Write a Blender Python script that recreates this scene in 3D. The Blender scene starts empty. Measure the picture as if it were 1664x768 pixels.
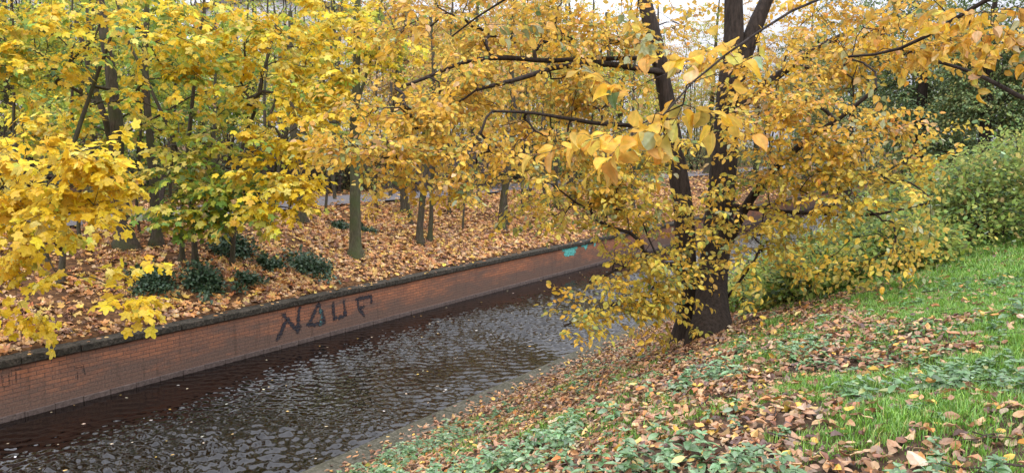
import bpy, math, random
import numpy as np
from mathutils import Vector
R_ = math.radians
C = bpy.context.scene.collection
sc = bpy.context.scene

# ------------------------------------------------------------------ camera, world, sun, exposure
FPX, CX, CY = 1257.0, 832.0, 384.0          # the photograph is 1664 x 768
YAW, PITCH = R_(34.0), R_(6.5)
CAM = np.array([0.0, 0.0, 4.6])
cd = bpy.data.cameras.new('camera'); cam = bpy.data.objects.new('camera', cd); C.objects.link(cam)
cam.location = CAM; cam.rotation_euler = (math.pi/2 - PITCH, 0, YAW)
cd.sensor_width = 36.0; cd.lens = FPX/1664*36; cd.clip_start = 0.1; cd.clip_end = 2000
sc.camera = cam
SUN_EL, SUN_AZ = R_(42), R_(150)            # azimuth counted from +Y towards +X
w = bpy.data.worlds.new("World"); sc.world = w; w.use_nodes = True
nt = w.node_tree; nt.nodes.clear()
out = nt.nodes.new('ShaderNodeOutputWorld'); bg = nt.nodes.new('ShaderNodeBackground')
sky = nt.nodes.new('ShaderNodeTexSky'); sky.sky_type = 'NISHITA'; sky.sun_disc = False
sky.sun_elevation = SUN_EL; sky.sun_rotation = SUN_AZ; sky.dust_density = 3.0
# an overcast layer: the clear sky shows only faintly through a pale uneven cloud
tc = nt.nodes.new('ShaderNodeTexCoord'); ns = nt.nodes.new('ShaderNodeTexNoise'); ns.inputs['Scale'].default_value = 2.2
ns.inputs['Detail'].default_value = 5
rp = nt.nodes.new('ShaderNodeValToRGB'); rp.color_ramp.elements[0].position = .3; rp.color_ramp.elements[1].position = .7
rp.color_ramp.elements[0].color = (9.0, 9.3, 10.4, 1); rp.color_ramp.elements[1].color = (15, 15.3, 16.6, 1)
mx = nt.nodes.new('ShaderNodeMix'); mx.data_type = 'RGBA'; mx.inputs[0].default_value = .85
nt.links.new(tc.outputs['Generated'], ns.inputs['Vector']); nt.links.new(ns.outputs['Fac'], rp.inputs['Fac'])
# an overcast sky is about three times brighter overhead than at the horizon
sx = nt.nodes.new('ShaderNodeSeparateXYZ'); nt.links.new(tc.outputs['Generated'], sx.inputs[0])
gr = nt.nodes.new('ShaderNodeMapRange'); gr.inputs[1].default_value = 0; gr.inputs[2].default_value = 1; gr.inputs[3].default_value = .5; gr.inputs[4].default_value = 3.4
nt.links.new(sx.outputs['Z'], gr.inputs[0]); vs = nt.nodes.new('ShaderNodeVectorMath'); vs.operation = 'SCALE'
nt.links.new(rp.outputs['Color'], vs.inputs[0]); nt.links.new(gr.outputs[0], vs.inputs['Scale'])
nt.links.new(sky.outputs['Color'], mx.inputs[6]); nt.links.new(vs.outputs[0], mx.inputs[7])
nt.links.new(mx.outputs[2], bg.inputs['Color']); bg.inputs['Strength'].default_value = 0.15
nt.links.new(bg.outputs[0], out.inputs['Surface'])
sd = bpy.data.lights.new('sun', 'SUN'); sd.energy = 0.9; sd.angle = R_(20); sd.color = (1, .95, .88)
sun = bpy.data.objects.new('sun', sd); C.objects.link(sun)
sv = Vector((math.sin(SUN_AZ)*math.cos(SUN_EL), math.cos(SUN_AZ)*math.cos(SUN_EL), math.sin(SUN_EL)))
sun.rotation_euler = sv.to_track_quat('Z', 'Y').to_euler()
sc.view_settings.view_transform = 'Standard'; sc.view_settings.look = 'None'
sc.view_settings.exposure = -0.42; sc.view_settings.gamma = 1.0; sc.view_settings.use_curve_mapping = False
sc.render.engine = 'CYCLES'
cy = sc.cycles; cy.max_bounces = 7; cy.diffuse_bounces = 4; cy.glossy_bounces = 3; cy.transmission_bounces = 4
cy.transparent_max_bounces = 8; cy.use_denoising = True; cy.use_adaptive_sampling = True; cy.adaptive_threshold = 0.02
cy.caustics_reflective = False; cy.caustics_refractive = False; cy.sample_clamp_indirect = 8

# ------------------------------------------------------------------ picture <-> place
FH = np.array([-math.sin(YAW), math.cos(YAW), 0.0]); RT = np.array([math.cos(YAW), math.sin(YAW), 0.0]); ZZ = np.array([0, 0, 1.0])
FW = FH*math.cos(PITCH) - ZZ*math.sin(PITCH); UP = ZZ*math.cos(PITCH) + FH*math.sin(PITCH)
def ray(px, py): return FW + (px-CX)/FPX*RT - (py-CY)/FPX*UP
def at(px, py, d): return CAM + ray(px, py)*d
def on_plane_x(px, py, x): r = ray(px, py); return CAM + r*(x-CAM[0])/r[0]
def project(P):
    q = np.asarray(P) - CAM; d = q@FW
    d = np.where(np.abs(d) < 1e-6, 1e-6, d)
    return CX + (q@RT)/d*FPX, CY - (q@UP)/d*FPX, d

# ------------------------------------------------------------------ noise
_rg = np.random.default_rng(7); _lat = _rg.random((256, 256)).astype(np.float32)
def vnoise(x, y):
    x = np.asarray(x, float); y = np.asarray(y, float)
    xi = np.floor(x).astype(int); yi = np.floor(y).astype(int); fx = x-xi; fy = y-yi
    fx = fx*fx*(3-2*fx); fy = fy*fy*(3-2*fy)
    g = lambda a, b: _lat[a & 255, b & 255]
    return (g(xi, yi)*(1-fx)+g(xi+1, yi)*fx)*(1-fy) + (g(xi, yi+1)*(1-fx)+g(xi+1, yi+1)*fx)*fy
def fbm(x, y, o=4):
    s = 0; a = .5; t = 0
    for i in range(o): s = s + a*vnoise(x*2**i+17*i, y*2**i+31*i); t += a; a *= .5
    return s/t

# ------------------------------------------------------------------ terrain
WALLX, EDGEX = -14.2, -8.2
TX = [-300, -70, -40, -30, -24, -20, -17.6, -15.6, -14.55]
TZ = [6.0, 4.0, 3.1, 2.75, 2.62, 2.58, 2.05, 1.45, 1.10]
NX = [-7.55, -6.4, -4.8, -3.3, -2.0, 0.0, 3.0, 12, 40, 300]
NZ = [0.16, 0.60, 1.33, 1.98, 2.48, 2.93, 3.08, 3.3, 3.8, 6.0]
def T(x, y):
    x = np.asarray(x, float); y = np.asarray(y, float)
    far = np.interp(x, TX, TZ); near = np.interp(x, NX, NZ)
    z = np.where(x < -11.2, far, near)
    n = (fbm(x*.9, y*.9)-.5)*.22 + (fbm(x*3.1+9, y*3.1, 3)-.5)*.09
    edge = np.clip(np.minimum(np.abs(x+14.55), np.abs(x+7.55))/1.2, 0, 1)
    pth = np.clip((np.abs(x+22)-2.0)/1.0, 0, 1)
    z = z + n*edge*pth
    z = np.where((x > -14.5) & (x < -7.6), -0.7, z)
    return z
def ground(px, py, side=None):
    ds = np.arange(2.0, 120, .02); P = CAM + ray(px, py)[None]*ds[:, None]
    below = P[:, 2] < T(P[:, 0], P[:, 1])
    i = int(np.argmax(below)) if below.any() else len(ds)-1
    return P[i], float(ds[i])

# ------------------------------------------------------------------ mesh helpers
def mesh(name, V, faces, mats=None, smooth=False, cols=None, mi=None, parent=None, loc=None):
    """faces: list of int arrays (n,k)"""
    V = np.asarray(V, np.float32)
    if loc is not None: V = V - np.asarray(loc, np.float32)
    faces = [np.asarray(f, np.int32) for f in faces if len(f)]
    me = bpy.data.meshes.new(name)
    nl = sum(f.size for f in faces); nf = sum(len(f) for f in faces)
    me.vertices.add(len(V)); me.vertices.foreach_set('co', V.ravel())
    me.loops.add(nl); me.loops.foreach_set('vertex_index', np.concatenate([f.ravel() for f in faces]))
    me.polygons.add(nf)
    tot = np.concatenate([np.full(len(f), f.shape[1], np.int32) for f in faces])
    me.polygons.foreach_set('loop_start', np.concatenate([[0], np.cumsum(tot)[:-1]]).astype(np.int32))
    me.polygons.foreach_set('loop_total', tot)
    me.polygons.foreach_set('use_smooth', np.full(nf, smooth))
    if mi is not None: me.polygons.foreach_set('material_index', np.asarray(mi, np.int32))
    me.update(calc_edges=True)
    if cols is not None:
        a = me.color_attributes.new('col', 'FLOAT_COLOR', 'POINT')
        c4 = np.ones((len(V), 4), np.float32); c4[:, :3] = cols; a.data.foreach_set('color', c4.ravel())
    for m in (mats or []): me.materials.append(m)
    o = bpy.data.objects.new(name, me); C.objects.link(o)
    if loc is not None and parent is None: o.location = loc
    if parent is not None: o.parent = parent
    return o
def tag(o, label=None, cat=None, group=None, kind=None):
    if label: o['label'] = label
    if cat: o['category'] = cat
    if group: o['group'] = group
    if kind: o['kind'] = kind
    return o
def thing(name, loc, label, cat, group=None):
    o = bpy.data.objects.new(name, None); C.objects.link(o); o.location = loc; o.empty_display_size = .2
    return tag(o, label, cat, group)
class Acc:
    def __init__(s): s.V = []; s.F = {}; s.C = []; s.n = 0
    def add(s, V, faces, col=None):
        V = np.asarray(V, np.float32)
        for f in faces:
            f = np.asarray(f, np.int32)
            if len(f): s.F.setdefault(f.shape[1], []).append(f+s.n)
        s.V.append(V); s.n += len(V)
        if col is not None: s.C.append(np.broadcast_to(np.asarray(col, np.float32), (len(V), 3)))
    def build(s, name, mats, parent=None, loc=None, smooth=False):
        if not s.V: return None
        return mesh(name, np.concatenate(s.V), [np.concatenate(v) for v in s.F.values()], mats, smooth,
                    np.concatenate(s.C) if s.C else None, parent=parent, loc=loc)
def nrm(v): return v/np.maximum(np.linalg.norm(v, axis=-1, keepdims=True), 1e-9)
def tube(pts, rad, sides=6, cap=True, wob=0.0, rng=None):
    P = np.asarray(pts, float); r = np.asarray(rad, float); n = len(P)
    t = nrm(np.gradient(P, axis=0)); a = np.cross(t, [0.3, 0.9, 0.2]); a = nrm(a); b = np.cross(t, a)
    th = np.arange(sides)/sides*2*math.pi
    rr = r[:, None]*np.ones(sides)
    if wob and rng is not None:
        ph = rng.random(3)*6.28; zz = np.arange(n)[:, None]
        rr = rr*(1+wob*(np.sin(2*th+ph[0]+zz*.11)+.7*np.sin(3*th+ph[1]-zz*.17)+.5*np.sin(5*th+ph[2]+zz*.35))+wob*.5*rng.normal(size=(n, sides)))
    V = P[:, None]+rr[..., None]*(np.cos(th)[None, :, None]*a[:, None]+np.sin(th)[None, :, None]*b[:, None])
    V = V.reshape(-1, 3); i = np.arange(n-1)[:, None]*sides; j = np.arange(sides); k = (j+1) % sides
    F = np.stack([i+j, i+k, i+sides+k, i+sides+j], -1).reshape(-1, 4)
    return V, F
def box(x0, x1, y0, y1, z0, z1):
    V = [[x, y, z] for z in (z0, z1) for y in (y0, y1) for x in (x0, x1)]
    F = [[0, 2, 3, 1], [4, 5, 7, 6], [0, 1, 5, 4], [2, 6, 7, 3], [0, 4, 6, 2], [1, 3, 7, 5]]
    return np.array(V, float), np.array(F)

# ------------------------------------------------------------------ materials
def newmat(name):
    m = bpy.data.materials.new(name); m.use_nodes = True; t = m.node_tree; t.nodes.clear()
    return m, t, t.nodes.new('ShaderNodeOutputMaterial')
def N(t, k, **kw):
    n = t.nodes.new('ShaderNode'+k)
    for a, v in kw.items():
        if a in n.inputs: n.inputs[a].default_value = v
        else: setattr(n, a, v)
    return n
def ramp(t, stops):
    r = t.nodes.new('ShaderNodeValToRGB'); e = r.color_ramp.elements
    while len(e) < len(stops): e.new(.5)
    for i, (p, c) in enumerate(stops): e[i].position = p; e[i].color = (*c, 1)
    return r
def leafmat(name, trans=.38, back=(1, 1, 1), backmix=0.0, rough=.45, gloss=.05):
    m, t, o = newmat(name); L = t.links.new
    at_ = N(t, 'Attribute', attribute_name='col')
    geo = N(t, 'NewGeometry')
    mixc = N(t, 'Mix', data_type='RGBA'); mixc.inputs[7].default_value = (*back, 1)
    mm = N(t, 'Math', operation='MULTIPLY'); mm.inputs[1].default_value = backmix
    L(geo.outputs['Backfacing'], mm.inputs[0]); L(mm.outputs[0], mixc.inputs[0]); L(at_.outputs['Color'], mixc.inputs[6])
    nz = N(t, 'TexNoise', Scale=45.0, Detail=2.0); g2 = N(t, 'TexCoord'); L(g2.outputs['Object'], nz.inputs['Vector'])
    mr = N(t, 'MapRange'); mr.inputs[1].default_value = .3; mr.inputs[2].default_value = .7; mr.inputs[3].default_value = .82; mr.inputs[4].default_value = 1.12
    L(nz.outputs['Fac'], mr.inputs[0])
    sn = N(t, 'TexNoise', Scale=26.0, Detail=5.0, Roughness=.7); L(g2.outputs['Object'], sn.inputs['Vector']); sr = ramp(t, [(.60, (0, 0, 0)), (.72, (.75,)*3)]); L(sn.outputs['Fac'], sr.inputs['Fac'])
    sm = N(t, 'Mix', data_type='RGBA'); L(sr.outputs['Color'], sm.inputs[0]); L(mixc.outputs[2], sm.inputs[6])
    dk = N(t, 'VectorMath', operation='MULTIPLY'); dk.inputs[1].default_value = (.55, .33, .30); L(mixc.outputs[2], dk.inputs[0]); L(dk.outputs[0], sm.inputs[7])
    vm = N(t, 'VectorMath', operation='SCALE'); L(sm.outputs[2], vm.inputs[0]); L(mr.outputs[0], vm.inputs['Scale'])
    d = N(t, 'BsdfDiffuse'); tr = N(t, 'BsdfTranslucent'); L(vm.outputs[0], d.inputs['Color']); L(vm.outputs[0], tr.inputs['Color'])
    ms = N(t, 'MixShader'); ms.inputs[0].default_value = trans; L(d.outputs[0], ms.inputs[1]); L(tr.outputs[0], ms.inputs[2])
    gl = N(t, 'BsdfGlossy', Roughness=rough); ms2 = N(t, 'MixShader'); ms2.inputs[0].default_value = gloss
    L(ms.outputs[0], ms2.inputs[1]); L(gl.outputs[0], ms2.inputs[2]); L(ms2.outputs[0], o.inputs[0])
    return m
def bark(name, c0, c1, c2=None, scale=9.0, strength=.6):
    m, t, o = newmat(name); L = t.links.new; tcn = N(t, 'TexCoord'); mp = N(t, 'Mapping'); mp.inputs['Scale'].default_value = (1, 1, .22)
    L(tcn.outputs['Object'], mp.inputs['Vector'])
    n1 = N(t, 'TexNoise', Scale=scale*2.6, Detail=6.0, Roughness=.65); L(mp.outputs[0], n1.inputs['Vector'])
    r = ramp(t, [(.3, c0), (.68, c1)]); L(n1.outputs['Fac'], r.inputs['Fac'])
    p = N(t, 'BsdfPrincipled', Roughness=.9); p.inputs['Specular IOR Level'].default_value = .2
    col = r.outputs['Color']
    if c2:
        n2 = N(t, 'TexNoise', Scale=2.3, Detail=5.0); L(tcn.outputs['Object'], n2.inputs['Vector'])
        r2 = ramp(t, [(.42, (0, 0, 0)), (.62, (.85,)*3)]); L(n2.outputs['Fac'], r2.inputs['Fac'])
        mix = N(t, 'Mix', data_type='RGBA'); L(r2.outputs['Color'], mix.inputs[0]); L(col, mix.inputs[6]); mix.inputs[7].default_value = (*c2, 1); col = mix.outputs[2]
    L(col, p.inputs['Base Color'])
    b = N(t, 'Bump', Strength=strength, Distance=.03); L(n1.outputs['Fac'], b.inputs['Height']); L(b.outputs[0], p.inputs['Normal']); L(p.outputs[0], o.inputs[0])
    return m
M = {}
M['maple'] = leafmat('maple_leaf', .46, (.66, .55, .2), .2, gloss=.03)
M['oval'] = leafmat('oval_leaf', .44, (.60, .48, .22), .25, gloss=.035)
M['litter'] = leafmat('fallen_leaf', .12, (.5, .36, .24), .3, gloss=.05)
M['ever'] = leafmat('evergreen_leaf', .15, (.14, .19, .11), .25, rough=.4, gloss=.05)
M['grass'] = leafmat('grass_blade', .35, gloss=.06)
M['nettle'] = leafmat('nettle_leaf', .28, (.24, .32, .22), .4, gloss=.08)
M['bark'] = bark('dark_bark', (.012, .009, .007), (.055, .04, .031))
M['barkm'] = bark('maple_bark', (.03, .024, .018), (.11, .088, .065), (.06, .065, .03))
M['barkg'] = bark('mossy_bark', (.045, .042, .025), (.13, .12, .07), (.075, .09, .035))
M['twig'] = bark('twig_bark', (.025, .018, .014), (.07, .05, .04), scale=4, strength=.1)
M['twigb'] = bark('pale_twig_bark', (.07, .055, .05), (.16, .13, .115), scale=4, strength=.1)

def groundmat(name, stops, sc1=2.0, sc2=22.0, bump=.5):
    m, t, o = newmat(name); L = t.links.new; tcn = N(t, 'TexCoord')
    n1 = N(t, 'TexNoise', Scale=sc1, Detail=8.0, Roughness=.7); v = N(t, 'TexVoronoi', Scale=sc2); n3 = N(t, 'TexNoise', Scale=sc2*1.5, Detail=6.0)
    for n in (n1, v, n3): L(tcn.outputs['Object'], n.inputs['Vector'])
    a = N(t, 'Math', operation='MULTIPLY_ADD'); a.inputs[1].default_value = .5; L(v.outputs['Color'], a.inputs[0]); 
    b0 = N(t, 'Math', operation='MULTIPLY'); b0.inputs[1].default_value = .5; L(n1.outputs['Fac'], b0.inputs[0]); L(b0.outputs[0], a.inputs[2])
    r = ramp(t, stops); L(a.outputs[0], r.inputs['Fac'])
    p = N(t, 'BsdfPrincipled', Roughness=.95); p.inputs['Specular IOR Level'].default_value = .15; L(r.outputs['Color'], p.inputs['Base Color'])
    bp = N(t, 'Bump', Strength=bump, Distance=.05); L(n3.outputs['Fac'], bp.inputs['Height']); L(bp.outputs[0], p.inputs['Normal']); L(p.outputs[0], o.inputs[0])
    return m
M['farground'] = groundmat('leafy_soil', [(.15, (.03, .018, .012)), (.45, (.09, .045, .022)), (.65, (.17, .085, .035)), (.85, (.28, .15, .065))], 1.3, 14)
M['nearground'] = groundmat('damp_soil', [(.2, (.022, .016, .011)), (.5, (.07, .045, .028)), (.8, (.13, .08, .05))], 2, 20)

# ------------------------------------------------------------------ ground, water, path
def axis(segs):
    a = []
    for x0, x1, s in segs: a += list(np.arange(x0, x1-1e-6, s))
    return np.array(a+[segs[-1][1]])
xs = np.concatenate([axis([(-300, -60, 12), (-60, -28, 2), (-28, -14.5, .25)]), [-14.499, -11, -7.62], axis([(-7.55, 3, .12), (3, 12, .5), (12, 60, 4), (60, 300, 20)])])
ys = axis([(-300, -20, 20), (-20, 0, 1), (0, 30, .15), (30, 60, .5), (60, 120, 3), (120, 400, 20)])
X, Y = np.meshgrid(xs, ys); Zt = T(X, Y)
V = np.stack([X, Y, Zt], -1).reshape(-1, 3); nx = len(xs); ny = len(ys)
i = (np.arange(ny-1)[:, None]*nx+np.arange(nx-1)).ravel(); F = np.stack([i, i+1, i+1+nx, i+nx], -1)
fx = V[F].mean(1)[:, 0]
g = mesh('ground', V, [F], [M['farground'], M['nearground']], True, mi=(fx > -11).astype(int))
tag(g, kind='structure')

# water: a finely rippled surface
wx = np.arange(-14.3, -8.0, .024); wy = axis([(2, 26, .024), (26, 70, .09)])
WXg, WYg = np.meshgrid(wx, wy); rg = np.random.default_rng(3)
h = np.zeros_like(WXg)
for k in range(60):
    lam = (.13 if k < 40 else .06)*2**(rg.random()*1.25); th = R_(124)+rg.normal()*.6; kx = 2*math.pi/lam*math.cos(th); ky = 2*math.pi/lam*math.sin(th)
    warp = .35*vnoise(WXg*.9+k, WYg*.9)
    ph = kx*WXg+ky*WYg+rg.random()*6.28+warp*3
    h += np.sin(ph)*lam*.0175*(.3+1.4*vnoise(WXg*.7+k*3.1, WYg*.7+k))
shore = np.clip((WXg-(-14.2))/3.0, .0, 1)**1.3*.92+.08
h *= shore*np.clip(.95+2.6*(fbm(WXg*.45+5, WYg*.3, 3)-.5), .25, 1.6)
V = np.stack([WXg, WYg, h*.75], -1).reshape(-1, 3); n0 = len(wx); n1_ = len(wy)
i = (np.arange(n1_-1)[:, None]*n0+np.arange(n0-1)).ravel(); F = np.stack([i, i+1, i+1+n0, i+n0], -1)
m, t, o = newmat('dark_water'); L = t.links.new
p = N(t, 'BsdfPrincipled', Roughness=.008, IOR=1.43); p.inputs['Base Color'].default_value = (.004, .0025, .002, 1)
tcn = N(t, 'TexCoord'); nz = N(t, 'TexNoise', Scale=16.0, Detail=4.0); L(tcn.outputs['Object'], nz.inputs['Vector'])
b = N(t, 'Bump', Strength=.05, Distance=.01); L(nz.outputs['Fac'], b.inputs['Height']); L(b.outputs[0], p.inputs['Normal']); L(p.outputs[0], o.inputs[0])
M['water'] = m
tag(mesh('water', V, [F], [m], True), kind='structure')
tag(mesh('water', [[-14.3, 70, 0], [-8.0, 70, 0], [-8.0, 300, 0], [-14.3, 300, 0], [-14.3, -60, 0], [-8, -60, 0], [-8, 2, 0], [-14.3, 2, 0]], [[[0, 1, 2, 3], [4, 5, 6, 7]]], [m]), kind='structure')

# asphalt path on the far bank
M['path'] = groundmat('worn_asphalt', [(.2, (.11, .10, .105)), (.8, (.2, .185, .19))], 3, 60, .2)
py_ = np.arange(-20, 140, 1.0); e = [-23.9, -20.1]
V = np.array([[x + .12*math.sin(y*.5), y, float(T(-22, y))+.05] for y in py_ for x in (e[0], -22, e[1])])
i = (np.arange(len(py_)-1)[:, None]*3+np.arange(2)).ravel(); F = np.stack([i, i+1, i+4, i+3], -1)
tag(mesh('path', V, [F], [M['path']], True), kind='structure')

# concrete edge of the near bank
M['conc'] = groundmat('mossy_concrete', [(.2, (.035, .035, .022)), (.5, (.08, .075, .052)), (.8, (.15, .135, .11))], 2.5, 35, .4)
kerb = thing('canal_edge', (-8, 8, 0), 'weathered grey concrete edge strip along the foot of the leafy near bank', 'canal edge')
a = Acc(); y = -10.0; rg = np.random.default_rng(5)
while y < 90:
    L_ = 2.0; j = rg.normal()*.008
    V, F = box(EDGEX+j, -7.5, y+.006, y+L_-.006, -.6, .15+rg.normal()*.006)
    sub = V.copy(); a.add(sub, [F]); y += L_
mb = a.build('edge_slab', [M['conc']])
mb.parent = kerb; mb.location = (8, -8, 0)
bv = mb.modifiers.new('b', 'BEVEL'); bv.width = .025; bv.segments = 2

# ------------------------------------------------------------------ brick canal wall
def brickmat():
    m, t, o = newmat('river_brick'); L = t.links.new; tcn = N(t, 'TexCoord'); sp = N(t, 'SeparateXYZ'); cb = N(t, 'CombineXYZ')
    L(tcn.outputs['Object'], sp.inputs[0]); L(sp.outputs['Y'], cb.inputs['X']); L(sp.outputs['Z'], cb.inputs['Y'])
    br = N(t, 'TexBrick', offset=.5); br.inputs['Scale'].default_value = 1; br.inputs['Brick Width'].default_value = .26; br.inputs['Row Height'].default_value = .076
    br.inputs['Mortar Size'].default_value = .0055; br.inputs['Mortar Smooth'].default_value = .2; br.inputs['Bias'].default_value = 0
    br.inputs['Color1'].default_value = (.46, .18, .088, 1); br.inputs['Color2'].default_value = (.33, .135, .075, 1); br.inputs['Mortar'].default_value = (.085, .066, .055, 1)
    L(cb.outputs[0], br.inputs['Vector'])
    n1 = N(t, 'TexNoise', Scale=1.6, Detail=9.0, Roughness=.68); n2 = N(t, 'TexNoise', Scale=30.0, Detail=5.0); mp = N(t, 'Mapping'); mp.inputs['Scale'].default_value = (1, .6, 2.0)
    L(tcn.outputs['Object'], mp.inputs['Vector']); L(mp.outputs[0], n1.inputs['Vector']); L(tcn.outputs['Object'], n2.inputs['Vector'])
    # grime: patches everywhere, thicker on the lowest courses that the water reaches
    mr = N(t, 'MapRange'); mr.inputs[1].default_value = .08; mr.inputs[2].default_value = .6; mr.inputs[3].default_value = .3; mr.inputs[4].default_value = 0.0; L(sp.outputs['Z'], mr.inputs[0])
    # damp run-down streaks and pale salts
    mp2 = N(t, 'Mapping'); mp2.inputs['Scale'].default_value = (1, 3.2, .35); L(tcn.outputs['Object'], mp2.inputs['Vector']); n4 = N(t, 'TexNoise', Scale=2.2, Detail=6.0, Roughness=.6); L(mp2.outputs[0], n4.inputs['Vector'])
    r4 = ramp(t, [(.28, (.72,)*3), (.44, (1,)*3), (.62, (1,)*3), (.76, (1.2, 1.17, 1.12))]); L(n4.outputs['Fac'], r4.inputs['Fac'])
    ad = N(t, 'Math', operation='ADD'); L(n1.outputs['Fac'], ad.inputs[0]); L(mr.outputs[0], ad.inputs[1])
    r = ramp(t, [(.38, (0, 0, 0)), (.66, (.88,)*3)]); L(ad.outputs[0], r.inputs['Fac'])
    mix = N(t, 'Mix', data_type='RGBA'); L(r.outputs['Color'], mix.inputs[0]); L(br.outputs['Color'], mix.inputs[6]); mix.inputs[7].default_value = (.14, .098, .078, 1)
    hs = N(t, 'MapRange'); hs.inputs[1].default_value = .3; hs.inputs[2].default_value = .7; hs.inputs[3].default_value = .75; hs.inputs[4].default_value = 1.2; L(n2.outputs['Fac'], hs.inputs[0])
    mu = N(t, 'VectorMath', operation='MULTIPLY'); L(mix.outputs[2], mu.inputs[0]); L(r4.outputs['Color'], mu.inputs[1])
    vm = N(t, 'VectorMath', operation='SCALE'); L(mu.outputs[0], vm.inputs[0]); L(hs.outputs[0], vm.inputs['Scale'])
    p = N(t, 'BsdfPrincipled', Roughness=.85); p.inputs['Specular IOR Level'].default_value = .25; L(vm.outputs[0], p.inputs['Base Color'])
    b = N(t, 'Bump', Strength=.8, Distance=.012, invert=True); L(br.outputs['Fac'], b.inputs['Height'])
    b2 = N(t, 'Bump', Strength=.25, Distance=.01); L(n2.outputs['Fac'], b2.inputs['Height']); L(b.outputs[0], b2.inputs['Normal']); L(b2.outputs[0], p.inputs['Normal'])
    L(p.outputs[0], o.inputs[0]); return m
M['brick'] = brickmat()
M['cope'] = groundmat('dark_coping_stone', [(.2, (.018, .017, .013)), (.5, (.05, .044, .034)), (.8, (.12, .10, .08))], 3, 30, .5)
M['foot'] = groundmat('footing_block', [(.2, (.07, .052, .045)), (.8, (.17, .13, .115))], 3, 30, .3)
wall = thing('brick_wall', (WALLX, 10, 0), 'long low red brick canal wall with dark coping and black painted graffiti', 'wall')
def wl(o): o.parent = wall; o.location = (-WALLX, -10, 0); return o
V, F = box(WALLX-.3, WALLX, -30, 110, -.7, .93); b_ = wl(mesh('masonry', V, [F], [M['brick']]))
a = Acc(); y = -30.0
while y < 110:
    s = 1.0; j = rg.normal(size=3)*.006; V, F = box(WALLX-.36+j[0], WALLX+.055+j[1], y+.004, y+s-.004, .932, 1.06+j[2]); a.add(V, [F]); y += s
cp = wl(a.build('coping', [M['cope']])); bv = cp.modifiers.new('b', 'BEVEL'); bv.width = .018; bv.segments = 2
a = Acc(); y = -30.0
while y < 110:
    V, F = box(WALLX-.1, WALLX+.028+rg.normal()*.002, y+.004, y+.496, -.5, .10+rg.normal()*.003); a.add(V, [F]); y += .5
ft = wl(a.build('footing', [M['foot']])); bv = ft.modifiers.new('b', 'BEVEL'); bv.width = .008; bv.segments = 1
def paint(name, col, dens):
    m, t, o = newmat(name); L = t.links.new; tcn = N(t, 'TexCoord'); n = N(t, 'TexNoise', Scale=11.0, Detail=8.0, Roughness=.75); L(tcn.outputs['Object'], n.inputs['Vector'])
    sp = N(t, 'SeparateXYZ'); cb = N(t, 'CombineXYZ'); L(tcn.outputs['Object'], sp.inputs[0]); L(sp.outputs['Y'], cb.inputs['X']); L(sp.outputs['Z'], cb.inputs['Y'])
    br = N(t, 'TexBrick', offset=.5); br.inputs['Scale'].default_value = 1; br.inputs['Brick Width'].default_value = .26; br.inputs['Row Height'].default_value = .076
    br.inputs['Mortar Size'].default_value = .0055; L(cb.outputs[0], br.inputs['Vector'])
    ca = N(t, 'Attribute', attribute_name='col'); ce = N(t, 'MapRange'); ce.inputs[1].default_value = 0; ce.inputs[2].default_value = .75; ce.inputs[3].default_value = .34; ce.inputs[4].default_value = -.02; L(ca.outputs['Fac'], ce.inputs[0])
    ad0 = N(t, 'Math', operation='ADD'); L(ce.outputs[0], ad0.inputs[0]); L(n.outputs['Fac'], ad0.inputs[1])
    ma = N(t, 'Math', operation='MULTIPLY_ADD'); ma.inputs[1].default_value = .25; L(br.outputs['Fac'], ma.inputs[0]); L(ad0.outputs[0], ma.inputs[2])
    r = ramp(t, [(dens-.1, (1, 1, 1)), (dens+.12, (.0,)*3)]); L(ma.outputs[0], r.inputs['Fac'])
    p = N(t, 'BsdfPrincipled', Roughness=.75); p.inputs['Base Color'].default_value = (*col, 1); tr = N(t, 'BsdfTransparent'); ms = N(t, 'MixShader')
    L(r.outputs['Color'], ms.inputs[0]); L(tr.outputs[0], ms.inputs[1]); L(p.outputs[0], ms.inputs[2]); L(ms.outputs[0], o.inputs[0]); return m
M['pblack'] = paint('worn_black_paint', (.022, .022, .03), .62); M['pfaint'] = paint('faded_dark_paint', (.05, .045, .045), .47); M['pdull'] = paint('worn_teal_paint', (.10, .24, .24), .46); M['pteal'] = paint('teal_spray_paint', (.13, .52, .46), .66)
def strokes(name, S, X0, Y0, k, wpx, mat, label, off=.004):
    a = Acc(); g_ = np.random.default_rng(len(S)+int(X0))
    for pts in S:
        P = np.array([on_plane_x(X0+q[0]/k, Y0+q[1]/k, WALLX+off) for q in pts])
        off += .0007
        s = np.linspace(0, len(P)-1, 4*(len(P)-1)+1); P = np.stack([np.interp(s, range(len(P)), P[:, c]) for c in range(3)], -1)
        t_ = np.gradient(P, axis=0); n_ = nrm(np.stack([0*t_[:, 0], -t_[:, 2], t_[:, 1]], -1))
        wd = wpx*(1+.22*g_.normal(size=len(P)))*.5; P[:, 0] = WALLX+off
        e = nrm(t_[:1])*wd[0]*.5; P[0] -= e[0]; P[-1] += nrm(t_[-1:])[0]*wd[-1]*.5
        wd = wd*1.35; V = np.concatenate([P+n_*wd[:, None], P, P-n_*wd[:, None]]); n = len(P); i = np.arange(n-1); f_ = np.stack([i, i+1, i+1+n, i+n], -1)
        cc = np.zeros((3*n, 3)); cc[n:2*n] = 1; cc[n] = cc[2*n-1] = .3; a.add(V, [f_, f_+n], cc)
    o = wl(a.build(name, [mat])); o['label'] = label; return o
strokes('graffiti', [[(245, 545), (290, 430), (325, 375)], [(280, 335), (330, 385), (400, 465)], [(412, 285), (408, 380), (405, 485)]], 400, 440, 4.8, .125, M['pblack'], 'black painted letter N')
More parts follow.
